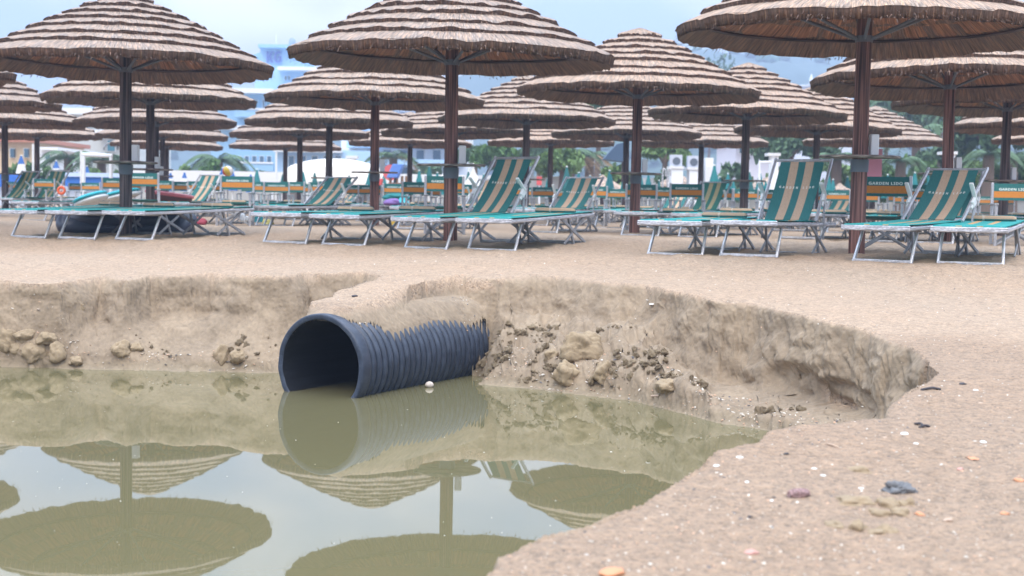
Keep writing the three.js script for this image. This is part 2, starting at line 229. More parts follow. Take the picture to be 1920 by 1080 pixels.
{
  const tans = []; for (let i = 40; i > 0; i--) tans.push(-0.44 - 1.3 * Math.pow(i / 40, 1.6)); const NC = 1040; for (let i = 0; i <= NC; i++) tans.push(-0.44 + 0.88 * i / NC); for (let i = 1; i <= 40; i++) tans.push(0.44 + 1.3 * Math.pow(i / 40, 1.6));
  const NS = 1100, D0 = 1.3, D1 = 17, NR = 660, far = [19, 22, 27, 34, 45, 60, 90, 160, 400, 1200, 3200];
  const C = tans.length, R = NR + far.length, pos = new Float32Array(C * R * 3) , col = new Float32Array(C * R * 3), sD = new Float32Array(NS), sH = new Float32Array(NS), sL = new Float32Array(NS);
  for (let k = 0; k < NS; k++) sD[k] = D0 * Math.pow(D1 / D0, k / (NS - 1));
  // rows follow the slope of the ground, evened out between neighbouring columns
  let rowD = new Float32Array(C * NR);
  ROUGH = true;
  for (let c = 0; c < C; c++) {
    const t = tans[c]; for (let k = 0; k < NS; k++) { sH[k] = ground(t * sD[k], sD[k]); sL[k] = k ? sL[k - 1] + Math.hypot((sD[k] - sD[k - 1]) * 1.6 / sD[k] ** 2 + (sD[k] - sD[k - 1]) * 0.12 / sD[k], Math.min(0.7, Math.abs(sH[k] - sH[k - 1])) / sD[k]) : 0; }
    let k = 0; for (let r = 0; r < NR; r++) { const target = sL[NS - 1] * r / (NR - 1); while (k < NS - 2 && sL[k + 1] < target) k++; const f = clamp((target - sL[k]) / Math.max(1e-9, sL[k + 1] - sL[k])); rowD[c * NR + r] = mix(sD[k], sD[k + 1], f); }
  }
  ROUGH = false;
  for (let pass = 0; pass < 3; pass++) { const o = new Float32Array(C * NR), w = 12; for (let r = 0; r < NR; r++) { let sum = 0; const at = (c) => rowD[clamp(c, 0, C - 1) * NR + r]; for (let c = -w; c <= w; c++) sum += at(c); for (let c = 0; c < C; c++) { o[c * NR + r] = sum / (2 * w + 1); sum += at(c + w + 1) - at(c - w); } } rowD = o; }
  for (let c = 0; c < C; c++) {
    const t = tans[c]; 
    for (let r = 0; r < R; r++) {
      let D, h;
      if (r < NR) { D = rowD[c * NR + r]; h = ground(t * D, D); } else { D = far[r - NR]; h = beach(t * D, D, false); if (D > 50) h = 0.9; }
      const q = r * C + c, X = t * D;
      pos[q * 3] = X; pos[q * 3 + 1] = h; pos[q * 3 + 2] = -D;
      
    }
  }
  // crags on the steep faces: push them in and out with noise
  const n0 = new Float32Array(C * R * 3);
  for (let r = 1; r < NR - 1; r++) for (let c = 1; c < C - 1; c++) {
    const q = r * C + c, A = q - 1, B = q + 1, E = q - C, F = q + C;
    const ux = pos[B * 3] - pos[A * 3], uy = pos[B * 3 + 1] - pos[A * 3 + 1], uz = pos[B * 3 + 2] - pos[A * 3 + 2], vx = pos[F * 3] - pos[E * 3], vy = pos[F * 3 + 1] - pos[E * 3 + 1], vz = pos[F * 3 + 2] - pos[E * 3 + 2];
    let nx = uy * vz - uz * vy, ny = uz * vx - ux * vz, nz = ux * vy - uy * vx; const l = Math.hypot(nx, ny, nz) || 1; n0[q * 3] = nx / l; n0[q * 3 + 1] = ny / l; n0[q * 3 + 2] = nz / l;
  }
  const niche = [[1450, 722, 0.26, 0.17, 0.13], [1572, 757, 0.17, 0.13, 0.11], [1390, 742, 0.2, 0.05, 0.09], [1500, 765, 0.3, 0.05, 0.08]].map(([x, y, w, h, d]) => { const p = onPlane(x, y, 0.14 + (770 - y) * 0.002); return { x: p.x, y: p.y, z: p.z, w, h, d }; });
  for (let r = 1; r < NR - 1; r++) for (let c = 1; c < C - 1; c++) {
    const q = r * C + c, X = pos[q * 3], Y = pos[q * 3 + 1], Z = pos[q * 3 + 2]; let hx = n0[q * 3], hz = n0[q * 3 + 2]; const steep = Math.hypot(hx, hz); if (steep < 0.25 || Y < -0.02) continue;
    hx /= steep; hz /= steep;
    const [pa, pp] = pipeAP(X, -Z), k = sst(0.3, 0.75, steep) * sst(-0.02, 0.06, Y) * (pa > -0.4 && pa < 1.9 ? 1 - sst(0.5, 0.4, Math.abs(pp)) * sst(-0.3, -0.15, pa) * sst(1.9, 1.7, pa) : 1);
    const rt = sst(0.6, 1.2, X); let push = 0.035 * noise(X * 3.3, Y * 5, Z * 3.3) + (0.020 + 0.004 * rt) * noise(X * 9, Y * 11, Z * 9) + (0.004 + 0.002 * rt) * noise(X * 22, Y * 26, Z * 22);
    { const wx = X + 0.08 * noise(X * 4, Y * 4, Z * 4), wy = Y + 0.06 * noise(X * 4 + 9, Y * 4, Z * 4), [f1, f2] = worley(wx * 5.5, wy * 6.5, Z * 5.5), [e1, e2] = worley(wx * 14, wy * 15, Z * 14); push += (0.018 + 0.014 * rt) * (0.55 - f1) - (0.004 + 0.010 * rt) * sst(0.10, 0.0, f2 - f1) + (0.006 + 0.001 * rt) * (0.5 - e1); }
    push -= 0.014 * sst(0.1, 0.5, noise(X * 1.2, Y * 26 + noise(X * 3, 0, Z * 3), Z * 1.2));
    for (const m of niche) { const e = ((X - m.x) / m.w) ** 2 + ((Y - m.y) / m.h) ** 2 + ((Z - m.z) / 0.6) ** 2; if (e < 1.2) push -= m.d * 0.7 * sst(1.15, 0.6, e + 0.12 * noise(X * 7, Y * 7, Z * 7)); }
    push *= mix(0.15, 1, sst(0.0, 0.10, beachLow(X, -Z) - Y));
    pos[q * 3] += hx * push * k; pos[q * 3 + 2] += hz * push * k;
  }
  const pitOf = new Float32Array(C * R);
  for (let q = 0; q < C * R; q++) {
    const X = pos[q * 3], Y = pos[q * 3 + 1], D = -pos[q * 3 + 2], r = Math.floor(q / C);
    let inPit = r < NR && X < GX1 - 0.05 && D < GD1 - 0.05 ? sst(-0.004, 0.02, Math.min(look(gridS, X, D), beachLow(X, D) - Y)) : 0;   // damp sand exposed below the dry crust
    if (r < NR && D > 8.8 && D < 11.4) { const [a, p] = pipeAP(X, D); if (a > -0.1 && a < 1.8 && Math.abs(p) < 0.45) inPit = mix(inPit, sst(0.07, 0.11, beachLow(X, D) - Y + 0.03 * noise(X * 6, 4, D * 6)), sst(0.45, 0.34, Math.abs(p))); }
    pitOf[q] = inPit;
    const moist = D < 14 ? sst(0.5, -0.5, D - 8.6 + 0.45 * X + 0.9 * fbm(X * 0.8, 6, D * 0.8, 4)) : 0, dk = 1 - 0.22 * moist;   // the lower sand is still moist
    const dampN = sst(-0.25, 0.3, fbm(X * 2.3, Y * 2.3, D * 2.3, 3)), pink = noise(X * 0.9, 5, D * 0.9), b = 1 + 0.05 * fbm(X * 1.1, 2, D * 1.1, 4);
    const dry = [0.458 * b * dk * (1 + 0.03 * pink), 0.329 * b * dk * (1 - 0.03 * moist), 0.224 * b * dk * (1 - 0.05 * moist) * (1 - 0.03 * pink)], wet = [0.300, 0.226, 0.152], damp = [0.360, 0.272, 0.182];
    const muddy = r < NR && D < 11.6 ? sst(0.085, 0.035, Y + 0.02 * noise(X * 6, 3, D * 6)) : 0;
    for (let i = 0; i < 3; i++) { let v = mix(dry[i], mix(damp[i], wet[i], dampN), inPit); v = mix(v, [0.29, 0.224, 0.146][i], muddy); col[q * 3 + i] = v; }
  }
  const idx = [];
  // the sand sheet does not hang inside the pipe or across its open mouth
  const near = new Uint8Array(C * R), PA = new Float32Array(C * R), PP = new Float32Array(C * R); for (let q = 0; q < C * R; q++) { const D = -pos[q * 3 + 2]; if (D > 8.5 && D < 11.7) { const [a, p] = pipeAP(pos[q * 3], D); PA[q] = a; PP[q] = p; if (a > -0.3 && a < 2.3 && Math.abs(p) < 0.66) near[q] = 1; } }
  const within = (a, p, y) => { const r = Math.hypot(p, y - PIPE.y); return a > 0 ? a < 2.2 && r < 0.303 : a > -0.12 && r < 0.36 && y > -0.02; };
  const add = (a, b, c) => {
    if (near[a] && near[b] && near[c]) {
      const y = [pos[a * 3 + 1], pos[b * 3 + 1], pos[c * 3 + 1]], pm = Math.max(PP[a], PP[b], PP[c]), pn = Math.min(PP[a], PP[b], PP[c]), drop = Math.max(...y) - Math.min(...y);
      if (drop > 0.1 && Math.min(...y) < -0.02 && PA[a] < 1.9 && PA[a] > -0.3 && pn > -0.37 && pm < 0.64) return;
      for (const [i, j] of [[a, b], [b, c], [c, a]]) for (let t = 0; t <= 6; t++) { const f = t / 6; if (within(mix(PA[i], PA[j], f), mix(PP[i], PP[j], f), mix(pos[i * 3 + 1], pos[j * 3 + 1], f))) return; }
    }
    idx.push(a, b, c);
  };
  for (let r = 0; r < R - 1; r++) for (let c = 0; c < C - 1; c++) { const a = r * C + c, b = a + 1, e = a + C, f = e + 1; add(a, b, e); add(b, f, e); }
  const g0 = new THREE.BufferGeometry(); g0.setAttribute('position', new THREE.BufferAttribute(pos, 3)); g0.setIndex(new THREE.BufferAttribute(new Uint32Array(idx), 1)); g0.computeVertexNormals();
  // the grain lies on each face as it is turned: flat, facing the sea, or facing along the shore
  const nn = g0.attributes.normal.array, copyOf = [0, 1, 2].map(() => new Int32Array(C * R).fill(-1)), P2 = [], N2 = [], U2 = [], C2 = [], IA = [], IB = [];
  const pick = (q, k) => { if (copyOf[k][q] < 0) { copyOf[k][q] = P2.length / 3; const x = pos[q * 3], y = pos[q * 3 + 1], z = pos[q * 3 + 2]; P2.push(x, y, z); N2.push(nn[q * 3], nn[q * 3 + 1], nn[q * 3 + 2]); C2.push(col[q * 3], col[q * 3 + 1], col[q * 3 + 2]); if (k === 0) U2.push(x / 1.7, -z / 1.7); else if (k === 1) U2.push(x / 1.7, y / 1.7); else U2.push(z / 1.7, y / 1.7); } return copyOf[k][q]; };
  for (let t = 0; t < idx.length; t += 3) {
    let ax = 0, ay = 0, az = 0; for (let k = 0; k < 3; k++) { const q = idx[t + k]; ax += nn[q * 3]; ay += nn[q * 3 + 1]; az += nn[q * 3 + 2]; }
    ax = Math.abs(ax); ay = Math.abs(ay); az = Math.abs(az); const k = ay > 0.9 * Math.max(ax, az) ? 0 : az > ax ? 1 : 2;
    const list = pitOf[idx[t]] + pitOf[idx[t + 1]] + pitOf[idx[t + 2]] > 1.2 ? IB : IA; for (let j = 0; j < 3; j++) list.push(pick(idx[t + j], k));
  }
  const g = new THREE.BufferGeometry(); g.setAttribute('position', new THREE.Float32BufferAttribute(P2, 3)); g.setAttribute('normal', new THREE.Float32BufferAttribute(N2, 3)); g.setAttribute('uv', new THREE.Float32BufferAttribute(U2, 2)); g.setAttribute('color', new THREE.Float32BufferAttribute(C2, 3)); { const I2 = new Uint32Array(IA.length + IB.length); I2.set(IA); I2.set(IB, IA.length); g.setIndex(new THREE.BufferAttribute(I2, 1)); g.addGroup(0, IA.length, 0); g.addGroup(IA.length, IB.length, 1); }
  const m = new THREE.Mesh(g, [M.sand, M.dampSand]); m.name = 'sand_beach'; m.userData.kind = 'structure'; m.receiveShadow = m.castShadow = true; scene.add(m);
}
{ // still, silty water with the faintest ripple
  const n = 256, a = grain(n, 14, 31), b = grain(n, 5, 32);
  const rip = texture(n, n, (d) => { for (let i = 0; i < n * n; i++) { const v = clamp(0.5 + (a[i] - 0.5) * 0.9 + (b[i] - 0.5) * 0.25) * 255; d[i * 4] = d[i * 4 + 1] = d[i * 4 + 2] = v; d[i * 4 + 3] = 255; } });
  rip.repeat.set(1, 1);
  const g = new THREE.PlaneGeometry(17, 12.5, 34, 25).rotateX(-Math.PI / 2), uv = g.attributes.uv, p = g.attributes.position; g.translate(-5.4, 0, -6.2);
  for (let i = 0; i < uv.count; i++) uv.setXY(i, p.getX(i) / 3, p.getZ(i) / 3);
  M.water = new THREE.MeshPhysicalMaterial({ color: lin(0.146, 0.130, 0.066), roughness: 0.015, ior: 1.5, bumpMap: rip, bumpScale: 0.0001 });
  const m = new THREE.Mesh(g, M.water); m.name = 'water'; m.userData.kind = 'structure'; m.receiveShadow = true; scene.add(m);
}

// ---------------------------------------------------------------- materials of the objects
const thatchMap = texture(512, 256, (d, w, h) => {
  const r = rng(41), bright = new Float32Array(w), hue = new Float32Array(w); let b = 0.7, u = 0.5;
  for (let i = 0; i < w; i++) { if (r() < 0.6) { b = 0.5 + r() * 0.5; u = r(); } bright[i] = b; hue[i] = u; }
  const g = grain(256, 2, 42, 12);
  for (let j = 0; j < h; j++) for (let i = 0; i < w; i++) {
    const off = Math.floor((i + 6 * Math.sin(j / 256 * 6.283 * 2 + i * 0.05)) + w) % w, big = g[(j % 256) * 256 + ((i >> 1) % 256)], k = Math.sqrt(bright[off]) * (0.66 + 0.5 * big), q = clamp(hue[off] * 0.7 + big * 0.5 - 0.1);
    const c = q < 0.4 ? [0.93, 0.87, 0.83] : q < 0.78 ? [0.97, 0.87, 0.79] : [1.0, 0.82, 0.69];
    for (let m = 0; m < 3; m++) d[(j * w + i) * 4 + m] = clamp(c[m] * k) * 255; d[(j * w + i) * 4 + 3] = 255;
  }
}, true);
M.thatch = mat([0.67, 0.635, 0.595], 0.95, { map: thatchMap, bumpMap: thatchMap, bumpScale: 0.012 });
M.thatchGrey = mat([0.63, 0.60, 0.575], 0.95, { map: thatchMap, bumpMap: thatchMap, bumpScale: 0.012 });
M.thatchWarm = mat([0.72, 0.655, 0.59], 0.95, { map: thatchMap, bumpMap: thatchMap, bumpScale: 0.012 });
M.reed = mat([0.34, 0.28, 0.255], 0.95, { map: thatchMap, bumpMap: thatchMap, bumpScale: 0.012 });  // cut ends and undersides: weathered tone plus the shade under each layer, painted in
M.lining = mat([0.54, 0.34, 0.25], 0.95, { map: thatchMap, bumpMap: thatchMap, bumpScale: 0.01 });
const woodMap = texture(128, 256, (d, w, h) => { const g = grain(256, 1, 51, 16); for (let j = 0; j < h; j++) for (let i = 0; i < w; i++) { const v = 0.68 + (g[j * 256 + i] - 0.5) * 0.75; for (let k = 0; k < 3; k++) d[(j * w + i) * 4 + k] = clamp(v * (k === 0 ? 1.03 : 1)) * 255; d[(j * w + i) * 4 + 3] = 255; } }, true);
M.pole = mat([0.33, 0.17, 0.135], 0.8, { map: woodMap, bumpMap: woodMap, bumpScale: 0.004 });
M.poleDark = mat([0.19, 0.14, 0.13], 0.8, { map: woodMap, bumpMap: woodMap, bumpScale: 0.004 });
M.strut = mat([0.12, 0.12, 0.135], 0.6);
M.tableTop = mat([0.42, 0.35, 0.29], 0.6, { map: woodMap });
M.sleeve = mat([0.13, 0.15, 0.18], 0.5);
M.whiteBox = mat([0.66, 0.66, 0.66], 0.5);
const aluMap = texture(128, 128, (d, w, h) => { const g = grain(128, 1, 61, 6), s = grain(128, 6, 62); for (let i = 0; i < w * h; i++) { const v = clamp(0.82 + (g[i] - 0.5) * 0.3 + (s[i] - 0.5) * 0.35) * 255; d[i * 4] = d[i * 4 + 1] = d[i * 4 + 2] = v; d[i * 4 + 3] = 255; } }, true);
M.alu = mat([0.80, 0.80, 0.83], 0.36, { metalness: 0.55, map: aluMap });
M.aluDull = mat([0.52, 0.53, 0.55], 0.5, { metalness: 0.4, map: aluMap });
M.plastic = mat([0.70, 0.70, 0.68], 0.5);
const GREEN = '#2a6b68', CREAM = '#c0a185', ORANGE = '#cf8336';
function canvasTex(w, h, draw) { const c = document.createElement('canvas'); c.width = w; c.height = h; const x = c.getContext('2d'); draw(x, w, h); const t = new THREE.CanvasTexture(c); t.colorSpace = THREE.SRGBColorSpace; t.wrapS = t.wrapT = THREE.ClampToEdgeWrapping; return t; }
function weave(x, w, h, seed) { const r = rng(seed); for (let i = 0; i < w * h / 22; i++) { x.fillStyle = r() < 0.5 ? 'rgba(255,255,255,0.05)' : 'rgba(0,0,0,0.07)'; x.fillRect(r() * w, r() * h, 1 + r() * 2, 2 + r() * 10); } }
const stripes = (x, w, h) => { x.fillStyle = GREEN; x.fillRect(0, 0, w, h); x.fillStyle = CREAM; x.fillRect(w * 0.235, 0, w * 0.19, h); x.fillRect(w * 0.59, 0, w * 0.19, h); };
M.backFabric = new THREE.MeshStandardMaterial({ roughness: 0.85, map: canvasTex(512, 640, (x, w, h) => { stripes(x, w, h); weave(x, w, h, 3); x.fillStyle = '#e8e4d8'; x.font = 'bold 34px sans-serif'; x.textAlign = 'center'; const s = 'GARDEN LIDO'; for (let i = 0; i < s.length; i++) x.fillText(s[i], w * (0.12 + 0.76 * i / (s.length - 1)), h * 0.42); }) });
M.oldFabric = new THREE.MeshStandardMaterial({ roughness: 0.85, map: canvasTex(256, 320, (x, w, h) => { x.fillStyle = '#2b6a5c'; x.fillRect(0, 0, w, h); x.fillStyle = '#a89a72'; x.fillRect(w * 0.27, 0, w * 0.17, h); x.fillRect(w * 0.6, 0, w * 0.17, h); weave(x, w, h, 5); }) });
M.bedFabric = new THREE.MeshStandardMaterial({ roughness: 0.8, map: canvasTex(256, 512, (x, w, h) => { x.fillStyle = '#129c98'; x.fillRect(0, 0, w, h); x.fillStyle = '#cfa06a'; x.fillRect(w * 0.31, 0, w * 0.09, h * 0.6); x.fillRect(w * 0.60, 0, w * 0.09, h * 0.6); weave(x, w, h, 4); x.fillStyle = '#e9efee'; for (let i = 0; i < 6; i++) { x.beginPath(); x.arc(w * (0.08 + 0.168 * i), h * 0.975, 4, 0, 7); x.fill(); } }) });
M.chairFabric = new THREE.MeshStandardMaterial({ roughness: 0.85, map: canvasTex(512, 256, (x, w, h) => { x.fillStyle = GREEN; x.fillRect(0, 0, w, h); x.fillStyle = ORANGE; x.fillRect(0, h * 0.46, w, h * 0.38); weave(x, w, h, 6); x.fillStyle = '#e6ece4'; x.font = 'bold 52px sans-serif'; x.textAlign = 'center'; x.fillText('GARDEN LIDO', w / 2, h * 0.41); }) });
M.chairSeat = mat([0.02, 0.13, 0.12], 0.85);

// ---------------------------------------------------------------- thatched parasols
const CAN_R = 1.77, PROF = [[0, 0.97], [0.1, 0.93], [0.32, 0.80], [0.64, 0.645], [1.075, 0.42], [1.335, 0.265], [1.6, 0.12], [1.77, 0.0]];
const profile = (r) => table(PROF, r);
function thatchLayer(ra, rb, seed, last, NT = 168) {
  const r = rng(seed), NRad = 5, P = [], U = [], I0 = [], I1 = [], lift = last ? 0.07 : 0.066, drop = last ? 0.1 : 0.078;
  const push = (x, y, z, u, v) => { P.push(x, y, z); U.push(u, v); return P.length / 3 - 1; };
  const ring = [];
  for (let i = 0; i <= NT; i++) {
    const th = i % NT / NT * Math.PI * 2, cx = Math.cos(th), cz = Math.sin(th), e = noise(cx * 9 + seed, seed, cz * 9) * 0.030 + noise(cx * 40, seed, cz * 40) * 0.008, w = noise(cx * 3.1, seed * 2, cz * 3.1) * 0.014, th2 = lift + 0.022 * noise(cx * 6 + 7, seed, cz * 6);
    const row = [];
    for (let k = 0; k <= NRad; k++) { const f = k / NRad, rr = mix(ra, rb + e, f), y = profile(Math.min(rr, CAN_R)) - Math.max(0, rr - CAN_R) * 0.7 + th2 * Math.pow(f, 1.5) + w * f + 0.006 * noise(cx * rr * 14, k, cz * rr * 14); row.push(push(cx * rr, y - (k === NRad ? 0.012 : 0), cz * rr, i / NT * Math.round(rb * 9 + 2), f * (rb - ra) * 1.6)); }
    const re = rb + e - 0.012, ye = profile(Math.min(re, CAN_R)) + th2 + w;
    row.push(push(cx * re, ye - 0.014, cz * re, i / NT * Math.round(rb * 9 + 2), 0.1)); row.push(push(cx * (re - 0.022), ye - drop - 0.02 + 0.012 * noise(cx * 50, seed, cz * 50), cz * (re - 0.022), i / NT * Math.round(rb * 9 + 2), 0.2));
    row.push(push(cx * (ra + 0.03), profile(ra + 0.03) - 0.03, cz * (ra + 0.03), i / NT * Math.round(rb * 9 + 2), 0.5));
    ring.push(row);
  }
  for (let i = 0; i < NT; i++) for (let k = 0; k < NRad + 3; k++) { if (k === NRad) continue; const a = ring[i][k], b = ring[i][k + 1], c = ring[i + 1][k], d = ring[i + 1][k + 1]; (k < NRad ? I0 : I1).push(a, c, b, b, c, d); }  // tops take the straw colour, edges and undersides the shade-darkened one
  const nf = Math.round(260 * (0.4 + rb) * NT / 168);                         // loose straws along the edge
  for (let i = 0; i < nf; i++) {
    const th = r() * 6.2832, cx = Math.cos(th), cz = Math.sin(th), tx = -cz, tz = cx, rr = rb - 0.03 + r() * 0.03, L = 0.012 + r() * r() * 0.05, y = profile(Math.min(rr, CAN_R)) + lift * (r() * 0.9 - 0.4) - (last ? r() * 0.05 : 0.0), w = 0.003 + r() * 0.005, sl = -0.75 - r() * 0.5, dx = (r() - 0.5) * 0.03, u = r() * 9;
    const a = push(cx * rr - tx * w, y, cz * rr - tz * w, u, 0), b = push(cx * rr + tx * w, y, cz * rr + tz * w, u + 0.03, 0), c = push(cx * (rr + L) + tx * dx, y + sl * L, cz * (rr + L) + tz * dx, u + 0.015, 0.3);
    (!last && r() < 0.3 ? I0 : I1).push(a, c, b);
  }
  const g = new THREE.BufferGeometry(); g.setAttribute('position', new THREE.Float32BufferAttribute(P, 3)); g.setAttribute('uv', new THREE.Float32BufferAttribute(U, 2)); g.setIndex([...I0, ...I1]); g.addGroup(0, I0.length, 0); g.addGroup(I0.length, I1.length, 1); g.computeVertexNormals(); return g;
}
function liningGeo() { const pts = []; for (let k = 0; k <= 14; k++) { const r = 0.05 + 1.66 * k / 14; pts.push(new THREE.Vector2(r, profile(r) - 0.045 + (k % 2 ? 0.012 : 0))); } const g = new THREE.LatheGeometry(pts, 64); const uv = g.attributes.uv; for (let i = 0; i < uv.count; i++) uv.setXY(i, uv.getX(i) * 14, uv.getY(i) * 1.5); return g; }
const EDGES = [0.33, 0.54, 0.75, 0.95, 1.15, 1.35, 1.56, 1.78], RIM_H = 2.03;
const parasolKinds = [0, 1, 2, 3, 4, 5].map((v) => {
  const layers = EDGES.map((e, i) => thatchLayer(i ? EDGES[i - 1] - 0.09 : 0.02, e, 100 + v * 20 + i, i === EDGES.length - 1, v < 3 ? 168 : 90));
  return layers;
});
const liningShape = liningGeo();
const hoops = [0.62, 1.1, 1.52].map((r) => new THREE.TorusGeometry(r, 0.016, 6, 48).rotateX(Math.PI / 2).translate(0, profile(r) - 0.06, 0));
const poleShape = (() => { const g = new THREE.CylinderGeometry(0.068, 0.078, RIM_H + 1.08, 16, 8); g.translate(0, (RIM_H + 1.08) / 2 - 0.3, 0); return wobble(g, 0.012, 3); })();
function makeParasol(kind, dark, withTable) {
  const t = new THREE.Group(); t.name = 'thatched_parasol';
  part('pole', poleShape, dark ? M.poleDark : M.pole, t);
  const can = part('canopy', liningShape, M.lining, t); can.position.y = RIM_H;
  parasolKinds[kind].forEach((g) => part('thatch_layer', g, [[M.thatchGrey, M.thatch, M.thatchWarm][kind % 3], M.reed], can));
  hoops.forEach((h) => part('hoop', h, M.poleDark, can));
  for (let i = 0; i < 6; i++) { const a = i / 6 * 6.2832 + 0.3; part('strut', rod([Math.cos(a) * 0.07, -0.03 + RIM_H, Math.sin(a) * 0.07], [Math.cos(a) * 1.08, RIM_H + profile(1.08) - 0.06, Math.sin(a) * 1.08], 0.016), M.strut, t); }
  part('collar', new THREE.CylinderGeometry(0.082, 0.082, 0.06, 16).translate(0, RIM_H - 0.03, 0), M.strut, t);
  return t;
}
const ROW = ['front row', 'second row', 'third row', 'fourth row', 'rear row'];
// centre of each canopy across the photograph and its half width there give the place
const parasols = [
  [0, 1608, 345, 0.06], [0, 845, 301, -0.03], [0, 236, 272], [0, -232, 250],
  [1, 1775, 255], [1, 1190, 226], [1, 702, 203], [1, 282, 195], [1, -70, 180],
  [2, 1880, 210], [2, 1394, 184], [2, 984, 165], [2, 616, 156], [2, 293, 149], [2, 10, 146],
  [3, 1952, 168], [3, 1527, 154], [3, 1172, 140], [3, 852, 138], [3, 562, 130], [3, 305, 121], [3, 70, 118],
  [4, 2004, 143], [4, 1634, 132], [4, 1312, 124], [4, 1030, 119], [4, 767, 115], [4, 534, 104], [4, 312, 103],
];
const ORD = ['first', 'second', 'third', 'fourth', 'fifth', 'sixth', 'seventh', 'eighth', 'ninth', 'tenth', 'eleventh', 'twelfth', 'thirteenth', 'fourteenth', 'fifteenth', 'sixteenth', 'seventeenth', 'eighteenth', 'nineteenth', 'twentieth', 'twenty-first', 'twenty-second', 'twenty-third', 'twenty-fourth', 'twenty-fifth', 'twenty-sixth', 'twenty-seventh', 'twenty-eighth', 'twenty-ninth', 'thirtieth'];
const placed = [];
const TABLE = join([new THREE.CylinderGeometry(0.37, 0.37, 0.026, 40).translate(0, 0.885, 0), new THREE.TorusGeometry(0.37, 0.013, 6, 40).rotateX(Math.PI / 2).translate(0, 0.885, 0)]), BRACKET = join([new THREE.CylinderGeometry(0.088, 0.084, 0.12, 18).translate(0, 0.80, 0)]), BOXG = rbox(0.075, 0.2, 0.11, 0.012, 0.125, 1.0, 0.02);
{
  const protos = {}, r = rng(8);
  for (let row = 0; row < 5; row++) {
    const list = parasols.filter((p) => p[0] === row).sort((a, b) => a[1] - b[1]);
    list.forEach(([, px, w, dy = 0], i) => {
      const D = FPX * CAN_R / w, at = atD(px, 400, D), kind = Math.min(2, Math.floor(r() * 1.6 + clamp(px / 1920) * 1.6)) + (row > 1 ? 3 : 0), dark = row > 1 || px < 300, key = kind + (dark ? 'd' : 'l');
      const t = (protos[key] ??= makeParasol(kind, dark)).clone(); t.name = numbered('thatched_parasol');
      t.position.set(at.x, beach(at.x, D, false) - 0.02 + dy, -D); t.rotation.set((r() - 0.5) * 0.02, r() * 6.28, (r() - 0.5) * 0.02); scene.add(t); t.children[1].scale.y = 0.94 + r() * 0.12; t.children[1].rotation.set((r() - 0.5) * 0.03, 0, (r() - 0.5) * 0.03);
      tag(t, `thatched reed parasol on a ${dark ? 'dark' : 'reddish brown'} post, ${ORD[i]} from the left in the ${ROW[row]}`, 'parasol', 'thatched beach parasols in rows');
      placed.push({ row, px, D, x: at.x, w, t });
      // the round shelf on the post, with a white box standing by the post
      if (row < 3) {
        const shelf = part('shelf', TABLE, M.tableTop, t); shelf.rotation.y = -t.rotation.y;
        part('bracket', BRACKET, M.sleeve, shelf);
        if (row < 2 || i % 2) part('box', BOXG, M.whiteBox, shelf);
      }
    });
  }
}

// ---------------------------------------------------------------- sun loungers
const LT = Math.atan2(-0.455, 0.89);                               // they face the sea, across the rows
const BW = 0.60, BH = 0.325;
function sheet(w, L, sag, nx, nz, back) { const g = new THREE.PlaneGeometry(w, L, nx, nz), p = g.attributes.position; for (let i = 0; i < p.count; i++) { const x = p.getX(i) / (w / 2), y = p.getY(i) / (L / 2); p.setZ(i, -sag * (1 - x * x * 0.5) * (1 - y * y)); } g.computeVertexNormals(); return g; }
function thick(w, L, sag, t) { const a = sheet(w, L, sag, 8, 12), b = a.clone().translate(0, 0, -t); const i = b.index.array; for (let k = 0; k < i.length; k += 3) { const x = i[k]; i[k] = i[k + 1]; i[k + 1] = x; } b.computeVertexNormals(); return join([a, b, box(w, 0.012, t, 0, L / 2 - 0.006, -t / 2), box(w, 0.012, t, 0, 0.006 - L / 2, -t / 2)]); }
const bedSheet = thick(BW - 0.01, 1.2, 0.012, 0.01).rotateX(-Math.PI / 2).translate(0, BH + 0.018, 0.33), bedSheetLong = thick(BW - 0.01, 1.86, 0.012, 0.01).rotateX(-Math.PI / 2).translate(0, BH + 0.018, 0);
function flipV(g) { const u = g.attributes.uv; for (let i = 0; i < u.count; i++) u.setY(i, u.getY(i)); return g; }
flipV(bedSheet);
const frontBar = rbox(BW + 0.03, 0.046, 0.03, 0.008, 0, BH - 0.014, 0.945);
const railGeo = (s) => bar([s * BW / 2, BH - 0.018, 0.93], [s * BW / 2, BH - 0.018, -0.94], 0.026, 0.032);
const uLeg = (z0, z1) => join([bar([-0.25, BH - 0.02, z0], [-0.265, 0.0, z1], 0.026, 0.026), bar([0.25, BH - 0.02, z0], [0.265, 0.0, z1], 0.026, 0.026), bar([-0.265, 0.018, z1], [0.265, 0.018, z1], 0.024, 0.03)]);
const crossBar = bar([-BW / 2, BH - 0.035, 0.66], [BW / 2, BH - 0.035, 0.66], 0.022, 0.034);
const stay = (s) => bar([s * 0.28, BH - 0.01, -0.15], [s * 0.27, 0.02, -0.78], 0.016, 0.034), stay2 = (s) => bar([s * 0.27, BH - 0.01, -0.8], [s * 0.26, 0.02, -0.3], 0.014, 0.03);
const groundBar = bar([-0.27, 0.015, -0.8], [0.27, 0.015, -0.8], 0.022, 0.028);
const legFront = uLeg(0.62, 0.80), legRear = uLeg(-0.42, -0.52), rails = [railGeo(-1), railGeo(1)], stays = [stay(-1), stay(1), stay2(-1), stay2(1)];
const BL = 0.80, backRailGeo = (s) => bar([s * (BW / 2 - 0.012), 0, 0], [s * (BW / 2 - 0.012), BL, 0], 0.026, 0.034), backRails = [backRailGeo(-1), backRailGeo(1)], topBar = bar([-BW / 2 + 0.012, BL - 0.02, -0.004], [BW / 2 - 0.012, BL - 0.02, -0.004], 0.02, 0.026);
const backSheet = thick(BW - 0.16, BL - 0.06, 0.05, 0.008).translate(0, BL / 2 - 0.03, 0.02);
